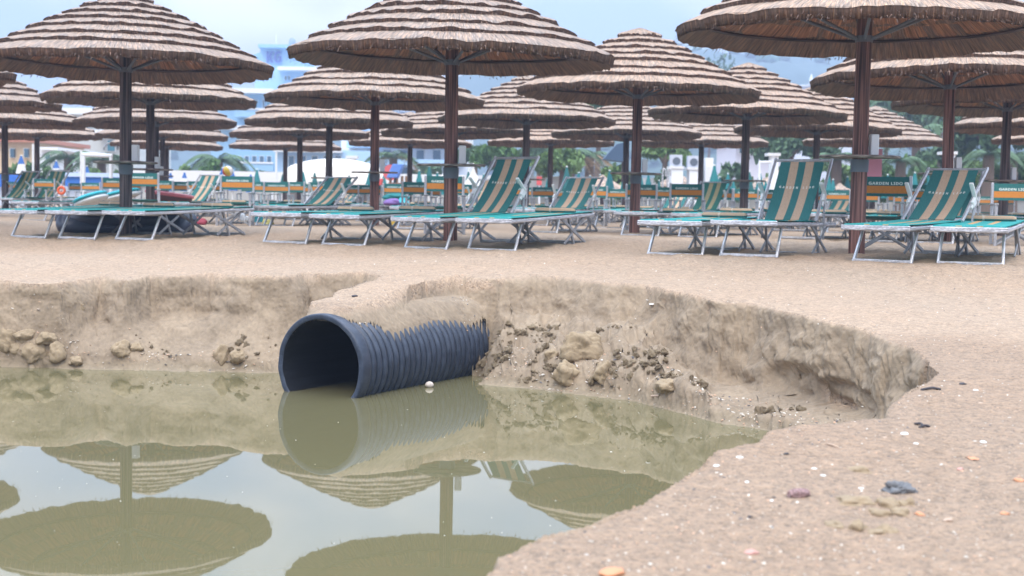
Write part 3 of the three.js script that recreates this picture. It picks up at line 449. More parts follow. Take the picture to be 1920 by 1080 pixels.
const armGeo = (s) => join([rbox(0.04, 0.022, 0.2, 0.008, s * (BW / 2 + 0.012), 0.33, 0.09), bar([s * (BW / 2 + 0.012), 0.32, 0.0], [s * (BW / 2 + 0.012), 0.2, -0.01], 0.02, 0.03), rbox(0.03, 0.08, 0.07, 0.01, s * (BW / 2 + 0.012), 0.28, 0)]), arms = [armGeo(-1), armGeo(1)];
const propGeo = (s) => bar([s * (BW / 2 + 0.01), 0.3, -0.01], [s * (BW / 2 + 0.01), -0.02, -0.26], 0.014, 0.028);
const flatHead = join([bar([-BW / 2, BH + 0.005, -0.94], [BW / 2, BH + 0.005, -0.94], 0.02, 0.028)]);
const rollGeo = new THREE.CapsuleGeometry(0.032, 0.42, 4, 10).rotateZ(Math.PI / 2).translate(0, BH + 0.035, -0.62);
function makeLounger(tilt, old) {
  const t = new THREE.Group(); t.name = 'sun_lounger';
  part('bed_fabric', tilt ? bedSheet : bedSheetLong, M.bedFabric, t);
  part('front_bar', frontBar, M.alu, t); rails.forEach((g) => part('side_rail', g, M.alu, t)); part('cross_bar', crossBar, M.aluDull, t);
  part('leg_frame', legFront, M.alu, t); part('leg_frame', legRear, M.aluDull, t);
  stays.forEach((g) => part('stay', g, M.aluDull, t)); part('ground_bar', groundBar, M.aluDull, t);
  if (tilt) {
    const b = new THREE.Group(); b.name = 'backrest'; b.position.set(0, BH + 0.01, -0.3); b.rotation.x = -(Math.PI / 2 - tilt); t.add(b);
    part('back_fabric', backSheet, old ? M.oldFabric : M.backFabric, b); backRails.forEach((g) => part('back_rail', g, M.alu, b)); part('top_bar', topBar, M.alu, b);
    arms.forEach((g) => part('armrest', g, M.plastic, b)); [-1, 1].forEach((s) => part('prop', propGeo(s), M.aluDull, b));
  } else { part('head_bar', flatHead, M.alu, t); part('head_roll', rollGeo, M.backFabric, t); }
  return t;
}
const protoL = {};
function lounger(px, D, tilt, turn, label, old) {
  const key = (tilt || 0) + (old ? 'o' : ''), t = protoL[key] ? protoL[key].clone() : (protoL[key] = makeLounger(tilt, old)); t.name = numbered('sun_lounger'); scene.add(t);
  const a = atD(px, 430, D), th = LT + turn, c = V(a.x - Math.sin(th) * 0.8, 0, -D - Math.cos(th) * 0.8);
  const y0 = ground(a.x, D), y1 = ground(c.x - Math.sin(th) * 0.5, -c.z + Math.cos(th) * 0.5), sl = Math.atan2(y1 - y0, 1.3);
  t.position.set(c.x, mix(y0, y1, 0.6) - 0.012, c.z); t.rotation.order = 'YXZ'; t.rotation.set(sl, th, 0);
  return tag(t, label, 'sun lounger', 'sun loungers under the parasols');
}
// front row: px of the foot's middle, its depth, tilt of the back
const P0 = [2.78, 12.32], ROWV = [-0.911, 0.41];
const rowDepth = (px, k) => { const m = (px - 960) / FPX; const t = (P0[0] + 0.455 * k - m * (P0[1] + 0.89 * k)) / (0.911 + m * 0.41); return P0[1] + 0.89 * k + 0.41 * t; };
const frontL = [
  [52, 0, 0, 0, 'flat lounger with teal bed at the far left edge of the front row'],
  [143, 0, 0, 0.02, 'flat teal lounger standing before the dark boat, left of the leftmost big post'],
  [250, 0, 0, -0.02, 'flat teal lounger in front of the dark boat, just right of the leftmost big post'],
  [533, 0, 0, 0.03, 'flat teal lounger left of a pair between the two big left posts'],
  [643, 0, 0, -0.03, 'flat teal lounger right of a pair between the two big left posts'],
  [797, 0, 0.85, -0.14, 'tall raised striped lounger whose back rises just right of the middle front post'],
  [921, 0, 0, -0.02, 'flat teal lounger right of the middle front post, before the tall raised back'],
  [1266, 0, 0, 0.0, 'flat teal lounger left of the raised one by the right front post'],
  [1404, 0, 0.9, -0.03, 'raised green and cream lounger left of the reddish front post at the right'],
  [1655, 0, 0.66, -0.2, 'striped lounger with half raised back touching the reddish front post at the right'],
  [1821, 0, 0, 0.04, 'flat teal lounger of the front row nearest to the right edge'],
];
for (const [px, off, tilt, turn, label] of frontL) lounger(px, rowDepth(px, off) - 0.03, tilt, turn, label);
{ // the rows behind: by their place in the photograph
  const rows = [[1, 5.3, [[60, 0], [335, 0], [505, 0], [520, 0.6], [775, 0], [1010, 0.62, 0.06], [1199, 0], [1307, 0], [1500, 0], [1640, 0], [1745, 0.85]]],
    [2, 10.6, [[-50, 0.9, 0, 1], [15, 0.95, 0.05, 1], [210, 0], [305, 0.8], [470, 0], [560, 0], [690, 0], [780, 0], [850, 0.7], [1000, 0], [1140, 0], [1240, 0], [1280, 0.7, 0, 1], [1480, 0], [1580, 0], [1680, 0], [1790, 0], [1870, 0]]],
    [3, 16, [[40, 0], [150, 0], [260, 0], [430, 0], [590, 0.6], [640, 0], [735, 0], [830, 0], [940, 0], [1050, 0], [1115, 0], [1230, 0.6], [1330, 0], [1440, 0], [1540, 0.6], [1620, 0], [1730, 0]]],
    [4, 21.5, [[340, 0], [500, 0], [600, 0.6], [700, 0], [850, 0.6], [980, 0], [1090, 0], [1190, 0], [1290, 0], [1400, 0], [1500, 0.6], [1590, 0]]]];
  const r = rng(19), nth = (i) => ORD[i] ?? `${i + 1}th`;
  for (const [row, k, list] of rows) {
    let flatN = 0, upN = 0;
    for (const [px, tilt, turn = 0, old] of list) lounger(px, rowDepth(px, k) + (r() - 0.5) * 0.5, tilt, turn + (r() - 0.5) * 0.12, tilt ? `lounger with raised ${old ? 'faded olive' : 'striped'} back, ${nth(upN++)} raised one from the left in the ${ROW[row]}` : `flat teal lounger in the ${ROW[row]} of parasols, ${nth(flatN++)} flat one from the left`, old);
  }
}
// ---------------------------------------------------------------- folding armchairs with printed backs
const cBack = (() => { const g = new THREE.PlaneGeometry(0.5, 0.2, 10, 2), p = g.attributes.position; for (let i = 0; i < p.count; i++) p.setZ(i, -0.035 * (1 - (p.getX(i) / 0.25) ** 2)); g.computeVertexNormals(); const b = g.clone().translate(0, 0, -0.008); const ix = b.index.array; for (let k = 0; k < ix.length; k += 3) { const x = ix[k]; ix[k] = ix[k + 1]; ix[k + 1] = x; } b.computeVertexNormals(); return join([g, b]).translate(0, 0.66, -0.19); })();
const cSeat = thick(0.46, 0.4, 0.03, 0.01).rotateX(-Math.PI / 2).translate(0, 0.36, 0);
const cLegs = [[-1, 1], [1, 1], [-1, -1], [1, -1]].map(([s, f]) => bar([s * 0.245, f > 0 ? 0.5 : 0.77, f > 0 ? 0.2 : -0.2], [s * 0.245, 0, f > 0 ? 0.2 : -0.2], 0.034, 0.034));
const cArms = [-1, 1].map((s) => rbox(0.05, 0.022, 0.47, 0.008, s * 0.245, 0.51, 0.0)), cCross = [bar([-0.24, 0.33, 0.185], [0.24, 0.03, 0.185], 0.014, 0.026), bar([0.24, 0.33, 0.17], [-0.24, 0.03, 0.17], 0.014, 0.026), bar([-0.24, 0.33, -0.18], [0.24, 0.03, -0.18], 0.014, 0.026), bar([0.24, 0.33, -0.165], [-0.24, 0.03, -0.165], 0.014, 0.026)], cRails = [-1, 1].map((s) => bar([s * 0.235, 0.35, 0.2], [s * 0.235, 0.35, -0.2], 0.024, 0.03));
let protoC;
function armchair(px, w, turn, label) {
  const D = FPX * 0.53 / w; let t;
  if (protoC) t = protoC.clone(); else {
    t = protoC = new THREE.Group();
    part('backrest', cBack, M.chairFabric, t); part('seat', cSeat, M.chairSeat, t); cLegs.forEach((g) => part('leg', g, M.alu, t)); cArms.forEach((g) => part('armrest', g, M.aluDull, t)); cCross.forEach((g) => part('cross_brace', g, M.aluDull, t)); cRails.forEach((g) => part('seat_rail', g, M.alu, t));
  }
  t.name = numbered('folding_armchair'); scene.add(t); const a = atD(px, 430, D); t.position.set(a.x, ground(a.x, D) - 0.02, -D); t.rotation.set(0, -Math.atan2(a.x, D) * 0.6 + turn, 0);
  return tag(t, label, 'chair', 'folding armchairs with printed backs');
}
const CH = [
  [1660, 99, -0.05, 'armchair with green and orange back under the shelf of the reddish front post'],
  [1903, 84, 0.0, 'armchair with printed back cut by the right edge of the view'],
  [1726, 74, -0.12, 'armchair half hidden behind the raised lounger nearest the right edge'],
  [833, 77, 0.05, 'armchair whose printed back stands behind the middle front post'],
  [785, 60, 0.2, 'armchair just left of the one behind the middle front post'],
  [441, 66, -0.06, 'armchair with both legs bare, standing alone right of the dark boat'],
  [266, 66, 0.12, 'armchair behind the leftmost big post, above the dark boat'],
  [1287, 66, 0.0, 'armchair with bright orange band between the middle and right front posts'],
  [1205, 62, 0.12, 'armchair right behind the second-row post in the middle'],
  [496, 42, 0.5, 'small turned armchair left of the white tent'],
  [560, 42, 0.0, 'armchair before the left end of the white tent'],
  [692, 46, 0.0, 'armchair beside the post at the right end of the white tent'],
  [716, 40, 0.6, 'side-turned armchair next to the post at the right end of the white tent'],
  [1003, 44, 0.05, 'armchair behind the raised tall lounger, right of its head'],
  [1452, 52, 0.0, 'armchair behind the raised lounger at the right, left of its back'],
  [1570, 50, 0.0, 'armchair peeping out left of the reddish front post'],
  [144, 34, 0.0, 'distant armchair at the left beside the orange buoy'],
  [30, 36, 0.0, 'distant armchair at the left edge behind olive loungers'],
  [634, 36, 0.2, 'distant armchair behind the post before the white tent'],
  [1160, 46, 0.15, 'armchair left of the second-row post in the middle'],
];
for (const c of CH) armchair(...c);
{ // more of them in the rows behind
  const r = rng(27), xs = [75, 210, 345, 395, 522, 598, 655, 742, 880, 925, 1045, 1090, 1130, 1245, 1330, 1365, 1420, 1500, 1540, 1600, 1700, 1765, 1800, 1850, 1880, 165, 240, 300, 370, 470, 545, 615, 675, 760, 810, 860, 900, 960, 1020, 1068, 1110, 1180, 1225, 1265, 1315, 1350, 1395, 1440, 1480, 1525, 1625, 1680, 1740].sort((a, b) => a - b);
  xs.forEach((x, i) => armchair(x, 38 + r() * 18, (r() - 0.5) * 0.7, `small distant armchair among the rear loungers, ${i < 30 ? ORD[i] : i < 39 ? 'thirty-' + ORD[i - 30] : i === 39 ? 'fortieth' : i < 49 ? 'forty-' + ORD[i - 40] : i === 49 ? 'fiftieth' : 'fifty-' + ORD[i - 50]} from the left`));
}

// ---------------------------------------------------------------- closed cloth umbrellas
M.teal = mat([0.012, 0.17, 0.175], 0.8); M.tealDark = mat([0.012, 0.115, 0.11], 0.8); M.blue = mat([0.035, 0.13, 0.38], 0.8); M.whiteCloth = mat([0.68, 0.68, 0.66], 0.85);
const foldGeo = (y0, y1, r0, r1, seed) => { const g = new THREE.CylinderGeometry(r1, r0, y1 - y0, 22, 9, false), p = g.attributes.position; for (let i = 0; i < p.count; i++) { const x = p.getX(i), z = p.getZ(i), a = Math.atan2(z, x), f = 0.5 - p.getY(i) / (y1 - y0), k = 1 + (0.10 + 0.16 * f) * Math.sin(a * 7 + seed + f * 1.3) + 0.08 * noise(Math.cos(a) * 2, f * 3, Math.sin(a) * 2 + seed); p.setX(i, x * k); p.setZ(i, z * k); } g.computeVertexNormals(); return g.translate(0, (y0 + y1) / 2, 0); };
const uPole = rod([0, 0, 0], [0, 2.42, 0], 0.02, 0.02, 10), uCap = new THREE.SphereGeometry(0.035, 10, 8).translate(0, 2.43, 0);
const uGeo = [1, 2, 3].map((s) => foldGeo(1.15, 2.4, 0.17, 0.025, s)), uBlue = [foldGeo(2.02, 2.4, 0.085, 0.025, 4), foldGeo(1.52, 2.02, 0.135, 0.085, 4), foldGeo(1.15, 1.52, 0.165, 0.135, 4)];
const protoU = {};
function umbrella(px, top, bottom, kind, label) {
  const s = (bottom - top) / 1.25, D = clamp(FPX / s, 20, 50 + (px * 7.31) % 8), a = atD(px, top, D); let t = protoU[kind]?.clone();
  if (!t) { t = protoU[kind] = new THREE.Group(); part('pole', uPole, M.plastic, t); part('finial', uCap, M.whiteCloth, t); if (kind < 3) part('folded_canopy', uGeo[kind], kind === 1 ? M.tealDark : M.teal, t); else { const c = part('folded_canopy', uBlue[1], M.whiteCloth, t); part('cloth_band', uBlue[0], M.blue, c); part('cloth_band', uBlue[2], M.blue, c); } }
  t.name = numbered('closed_umbrella'); scene.add(t); t.position.set(a.x, Math.min(a.y - 2.46, 1.6), -D); t.rotation.set(0, (px % 7) * 0.9, noise(px * 0.37, 1, 2) * 0.03);
  const g0 = beach(a.x, D, false); { const k = clamp((a.y - g0) / 2.46, 0.55, 1.2); t.scale.set(k * 1.75, k, k * 1.75); } t.position.y = g0 - 0.01;
  return tag(t, label, 'umbrella', kind < 3 ? 'closed teal cloth umbrellas' : 'closed blue and white umbrellas');
}
const teal = [[655, 327, 378], [695, 312, 352], [568, 320, 360], [560, 324, 360], [742, 333, 365], [786, 318, 345], [805, 310, 345], [878, 320, 360], [907, 325, 365], [984, 338, 372], [1012, 338, 372], [1027, 333, 370], [1063, 311, 370], [1106, 328, 345], [1144, 318, 372], [1201, 322, 380], [1216, 325, 360], [1236, 338, 365], [1277, 317, 348], [1339, 308, 376], [1350, 330, 376], [1405, 320, 386], [1449, 337, 365], [1436, 344, 365], [1470, 328, 372], [1553, 326, 372], [1562, 335, 372], [1577, 348, 375], [1634, 312, 352], [1740, 325, 380], [482, 316, 340], [1693, 318, 350], [530, 330, 372], [622, 336, 372], [770, 334, 370], [835, 330, 368], [1170, 330, 372], [1255, 336, 374], [1310, 332, 374], [1375, 338, 376], [1500, 330, 374], [1590, 330, 374], [1665, 326, 374], [1760, 330, 376], [1810, 330, 376], [1870, 328, 376], [590, 322, 372], [640, 334, 376], [720, 326, 374], [820, 322, 372], [935, 326, 374], [1085, 322, 378], [1125, 326, 374], [1185, 328, 378], [1295, 318, 374], [1365, 324, 378], [1425, 322, 378], [1530, 322, 376], [1605, 324, 378], [1650, 318, 374], [1715, 322, 376], [1785, 322, 378], [1845, 324, 378], [1895, 320, 376]];
teal.sort((a, b) => a[0] - b[0]).forEach(([x, t, b], i) => umbrella(x, t, b, i % 3, `closed teal cloth umbrella among the rear rows, ${i < 30 ? ORD[i] : i < 39 ? 'thirty-' + ORD[i - 30] : i === 39 ? 'fortieth' : i < 49 ? 'forty-' + ORD[i - 40] : i === 49 ? 'fiftieth' : i < 59 ? 'fifty-' + ORD[i - 50] : i === 59 ? 'sixtieth' : 'sixty-' + ORD[i - 60]} from the left`));
[[40, 290, 352], [105, 300, 345], [145, 333, 356], [163, 310, 360], [209, 325, 352], [346, 333, 362], [320, 322, 362], [417, 313, 345], [436, 318, 345], [470, 330, 352]].sort((a, b) => a[0] - b[0]).forEach(([x, t, b], i) => umbrella(x, t, b, 3, `closed blue and white striped umbrella at the left, ${ORD[i]} from the left edge`));

// ---------------------------------------------------------------- corrugated drain pipe
{
  const g = (pts, n = 96) => new THREE.LatheGeometry(pts.map(([r, y]) => new THREE.Vector2(r, y)), n).rotateX(-Math.PI / 2);   // axis along -z (into the bank)
  const pm = texture(256, 256, (d, w) => { const a = grain(256, 2, 71), b = grain(256, 12, 72), c = grain(256, 1, 73, 14); for (let i = 0; i < w * w; i++) { const v = clamp(0.72 + (a[i] - 0.5) * 0.12 + (b[i] - 0.5) * 0.22) * 255, m = sst(0.62, 0.8, b[i] * 0.7 + a[i] * 0.45) * 0.28; d[i * 4] = mix(v, 255, m); d[i * 4 + 1] = mix(v, 240, m * 0.8); d[i * 4 + 2] = mix(v, 200, m * 0.4); d[i * 4 + 3] = 255; } }, true);
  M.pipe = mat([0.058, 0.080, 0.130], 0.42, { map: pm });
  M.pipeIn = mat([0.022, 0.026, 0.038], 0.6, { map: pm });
  const t = thing('drain_pipe', 'dark blue black corrugated plastic drain pipe sticking out of the sand into the water', 'pipe', [PIPE.x, PIPE.y, -PIPE.D], -Math.atan2(PIPE.ax, PIPE.aD));
  const bell = g([[0.312, 0.0], [0.318, -0.006], [0.338, -0.008], [0.347, -0.004], [0.35, 0.004], [0.3505, 0.03], [0.348, 0.07], [0.343, 0.1], [0.33, 0.115], [0.316, 0.122], [0.306, 0.122]]);
  const deform = (geo) => { const p = geo.attributes.position; for (let i = 0; i < p.count; i++) { const x = p.getX(i), y = p.getY(i), z = p.getZ(i), a = Math.atan2(y, x), k = 1 + 0.006 * noise(Math.cos(a) * 1.5, Math.sin(a) * 1.5, z * 1.2 + 4); p.setXYZ(i, x * k, y * k, z + 0.006 * noise(Math.cos(a) * 4, Math.sin(a) * 4, z * 30) * (Math.abs(z) < 0.05 ? 1 : 0)); } geo.computeVertexNormals(); const u = geo.attributes.uv; for (let i = 0; i < u.count; i++) u.setXY(i, u.getX(i) * 5, u.getY(i) * 0.3 + z0); return geo; };
  let z0 = 0;
  part('bell_end', deform(bell), M.pipe, t);
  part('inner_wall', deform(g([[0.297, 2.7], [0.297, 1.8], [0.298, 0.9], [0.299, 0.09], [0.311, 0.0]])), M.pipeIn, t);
  const pitch = 0.0675;
  for (let i = 0; i < 34; i++) {
    const y = 0.12 + i * pitch; z0 = i * 0.37;
    part('rib', deform(g([[0.302, y - 0.002], [0.304, y + 0.002], [0.322, y + 0.005], [0.332, y + 0.011], [0.337, y + 0.021], [0.3385, y + 0.032], [0.337, y + 0.043], [0.332, y + 0.053], [0.322, y + 0.059], [0.304, y + 0.062], [0.302, y + 0.066]])), M.pipe, t);
  }
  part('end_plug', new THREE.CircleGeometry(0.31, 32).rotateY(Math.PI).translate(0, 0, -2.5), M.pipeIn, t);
}
// ---------------------------------------------------------------- clods, stones, shells, sticks
function lump(seed, sx, sy, sz, rough = 0.3, det = 4) { const g = new THREE.IcosahedronGeometry(1, det), p = g.attributes.position; for (let i = 0; i < p.count; i++) { let x = p.getX(i), y = p.getY(i), z = p.getZ(i); const k = 0.95 + rough * noise(x * 1.1 + seed, y * 1.1, z * 1.1) + rough * 0.55 * (Math.abs(noise(x * 2.3, y * 2.3 + seed, z * 2.3)) - 0.3) + rough * 0.2 * noise(x * 6, y * 6, z * 6 + seed) + rough * 0.1 * noise(x * 14, y * 14, z * 14 + seed); p.setXYZ(i, x * k * sx, y * k * sy, z * k * sz); }
  const u = g.attributes.uv; for (let i = 0; i < u.count; i++) u.setXY(i, (p.getX(i) + p.getZ(i) * 0.5) / 1.7, (p.getY(i) + p.getZ(i)) / 1.7); const q = mergeVerts(g); q.computeVertexNormals(); return q; }
function mergeVerts(g) { const p = g.attributes.position, u = g.attributes.uv, map = new Map(), P = [], U = [], I = []; for (let i = 0; i < p.count; i++) { const k = `${Math.round(p.getX(i) * 1e5)},${Math.round(p.getY(i) * 1e5)},${Math.round(p.getZ(i) * 1e5)}`; let n = map.get(k); if (n === undefined) { n = P.length / 3; map.set(k, n); P.push(p.getX(i), p.getY(i), p.getZ(i)); U.push(u.getX(i), u.getY(i)); } I.push(n); } const q = new THREE.BufferGeometry(); q.setAttribute('position', new THREE.Float32BufferAttribute(P, 3)); q.setAttribute('uv', new THREE.Float32BufferAttribute(U, 2)); q.setIndex(I); return q; }
// [px, py of the middle, width and height in pixels, label]
const clods = [
  [65, 655, 46, 40, 'largest rounded sand clod in the heap at the left, bottom middle of the heap'],
  [107, 656, 36, 40, 'upright sand clod at the right end of the left heap'],
  [12, 634, 40, 44, 'sand clod at the far left edge of the left heap'],
  [48, 628, 40, 30, 'sand clod on top middle of the left heap'],
  [84, 632, 44, 26, 'flattish sand clod on the upper right of the left heap'],
  [30, 652, 30, 24, 'small sand clod low between the two left clods of the heap'],
  [142, 675, 32, 18, 'low sand clod lying right of the left heap by the waterline'],
  [152, 575, 14, 18, 'small pale sand lump stuck high on the left bank'],
  [228, 652, 40, 30, 'crumbly sand clod alone in the middle of the left bank foot'],
  [256, 650, 26, 22, 'small crumbly sand clod right of the lone one at the left bank foot'],
  [415, 661, 30, 38, 'left of two sand clods lying left of the pipe mouth'],
  [445, 665, 36, 26, 'right of two sand clods lying left of the pipe mouth'],
  [1095, 645, 74, 62, 'big angular sand block in the slumped debris right of the pipe'],
  [1133, 693, 42, 42, 'dark fronted sand clod below the big angular block'],
  [1062, 697, 50, 44, 'wedge shaped sand clod at the bottom left of the slumped debris'],
  [1035, 664, 26, 20, 'small sand clod left of the big angular block'],
  [1252, 722, 50, 28, 'low sand clod lying alone on the gravel at the foot of the slope'],
];
clods.forEach(([px, py, w, h, label], i) => {
  const p = sandPos(px, py + h * 0.3), D = -p.z, s = D / FPX;
  const left = px < 500, o = solo('sand_clod', lump(i * 3.7 + 1, w * s * 0.54, h * s * 0.56, w * s * 0.46, left ? 0.4 : 0.48, w > 30 ? 7 : 6), M.clod, label, 'sand clod', [p.x, p.y + h * s * 0.14, p.z - w * s * 0.12], i * 1.3, 'clods of fallen sand');
});
// footprint with broken crust in the foreground
[[1602, 940, 70, 20], [1664, 945, 46, 26], [1690, 962, 40, 18], [1648, 962, 46, 16], [1608, 990, 34, 26], [1662, 994, 42, 18], [1640, 998, 36, 12], [1700, 945, 30, 20], [1568, 984, 40, 14], [1612, 884, 44, 16]].forEach(([px, py, w, h], i) => {
  const p = sandPos(px, py), s = -p.z / FPX, where = ['broad flat plate at the left of the trodden patch', 'upper middle chunk of the trodden patch', 'right chunk of the trodden patch', 'flat middle chunk of the trodden patch', 'upright wedge at the bottom of the trodden patch', 'low chunk at the bottom right of the trodden patch', 'thin crumb between the two bottom chunks of the trodden patch', 'far right small chunk of the trodden patch', 'low left crumb of the trodden patch', 'small raised mound up-slope of the trodden patch'][i];
  solo('crust_piece', lump(60 + i * 2.3, w * s * 0.6, h * s * 0.75, w * s * 0.5, 0.5, 5), M.clod, 'cracked sand crust, ' + where, 'sand crust', [p.x, p.y - h * s * 0.2, p.z], i, 'cracked sand crust of the trodden patch');
});
const colors = { white: mat([0.72, 0.70, 0.66], 0.5), orange: mat([0.56, 0.25, 0.12], 0.6), pink: mat([0.50, 0.27, 0.22], 0.6), dark: mat([0.045, 0.04, 0.045], 0.8), tan: mat([0.46, 0.33, 0.24], 0.7), tan2: mat([0.58, 0.50, 0.43], 0.6) };
function shellGeo(seed) { const g = new THREE.SphereGeometry(1, 22, 10, 0, Math.PI * 2, 0, Math.PI / 2), p = g.attributes.position; for (let i = 0; i < p.count; i++) { const x = p.getX(i), z = p.getZ(i), a = Math.atan2(z, x), r = Math.hypot(x, z), k = 1 + 0.12 * Math.cos(a) + 0.05 * Math.cos(a * 11) * r + 0.1 * noise(Math.cos(a), seed, Math.sin(a)); p.setXYZ(i, x * k, p.getY(i) * 0.42 + 0.02 * Math.cos(a * 11) * r, z * k * 0.75); } g.computeVertexNormals(); return g; }
const shells = [1, 2, 3].map(shellGeo), pebbles = [1, 2, 3].map((s) => lump(s * 5, 1, 0.55, 0.7, 0.35, 3));
const bits = [
  [1386, 858, 13, 'white', 's', 'white shell near the water tip, right one of two'], [1343, 874, 14, 'white', 's', 'white shell near the water tip, lower left one of two'], [1447, 939, 9, 'white', 's', 'small white shell left of the reddish wood piece'],
  [1544, 892, 11, 'white', 's', 'white shell above and right of the reddish wood piece'], [1527, 879, 10, 'white', 's', 'white shell straight above the reddish wood piece'], [1615, 916, 11, 'white', 's', 'white shell between the wood piece and the dark stone'], [1401, 904, 10, 'white', 's', 'white shell up-left of the reddish wood piece'],
  [1843, 829, 14, 'white', 's', 'bright white shell at the right, largest there'], [1717, 832, 10, 'white', 's', 'white shell below the two dark twigs'], [1829, 732, 10, 'white', 's', 'white shell right of the black stick'], [1838, 756, 10, 'tan', 's', 'tan shell a little below the white shell right of the black stick'], [1696, 814, 18, 'white', 's', 'long white shell fragment left below the dark twigs'],
  [1724, 966, 22, 'orange', 'p', 'flat orange pebble right of the trodden patch'], [1884, 964, 17, 'orange', 'p', 'orange pebble at the far right'], [1777, 977, 20, 'tan', 'p', 'tan pebble between the two orange ones at the right'], [1800, 881, 17, 'pink', 'p', 'pinkish pebble above and right of the dark stone'], [1822, 860, 40, 'orange', 'l', 'orange brown leaf-like flake on the sand at the right'], [1910, 902, 20, 'orange', 'p', 'orange pebble touching the right edge of the view'],
  [1409, 1038, 26, 'pink', 'p', 'long pink pebble in the near sand'], [1147, 1078, 52, 'orange', 'p', 'big orange shell cut by the bottom edge'], [1406, 970, 13, 'dark', 'p', 'dark pebble left below the wood piece'], [1451, 933, 8, 'dark', 'p', 'tiny dark pebble left of the wood piece'], [1462, 949, 6, 'dark', 'p', 'tiniest dark crumb below left of the wood piece'], [1474, 852, 11, 'dark', 'p', 'dark pebble up the slope from the wood piece'], [1015, 1038, 6, 'dark', 'p', 'dark crumb close to the water edge'], [1057, 1033, 7, 'dark', 'p', 'dark crumb a little right of the water edge'], [1203, 1063, 6, 'dark', 'p', 'dark crumb right of the big orange shell'], [1805, 721, 13, 'dark', 'p', 'dark flake right of the black stick'],
  [665, 556, 12, 'dark', 'p', 'dark pebble on the sand tongue over the pipe'], [1222, 571, 12, 'white', 's', 'pale shell on the flat sand behind the hollow'], [1100, 1040, 6, 'white', 's', 'tiny white shell in the near sand'], [1240, 960, 7, 'tan', 's', 'tan shell near the slanting water edge'], [1660, 820, 9, 'tan', 's', 'tan shell left of the long white fragment'], [1130, 903, 0, 'white', 's', ''],
].filter((b) => b[2] > 0);
bits.forEach(([px, py, w, c, k, label], i) => {
  const p = sandPos(px, py), s = -p.z / FPX, r = w * s * 0.55;
  const o = solo(k === 's' ? 'shell' : k === 'l' ? 'flake' : 'pebble', k === 's' ? shells[i % 3] : k === 'l' ? LEAF() : pebbles[i % 3], colors[c], label, k === 's' ? 'shell' : k === 'l' ? 'leaf' : 'pebble', [p.x, p.y + (k === 'p' ? r * 0.15 : 0), p.z], i * 0.7, k === 's' ? 'shells on the sand' : 'pebbles on the sand'); o.scale.set(r, r * (c === 'white' ? 0.9 : 0.7), r);
});
function LEAF() { const g = new THREE.PlaneGeometry(2, 0.8, 12, 4), p = g.attributes.position; for (let i = 0; i < p.count; i++) { const x = p.getX(i); p.setY(i, p.getY(i) * Math.sqrt(Math.max(0.02, 1 - x * x))); p.setZ(i, 0.1 + 0.16 * noise(x * 2, p.getY(i) * 2, 3)); } return wobble(g.rotateX(-Math.PI / 2), 0.05, 2); }
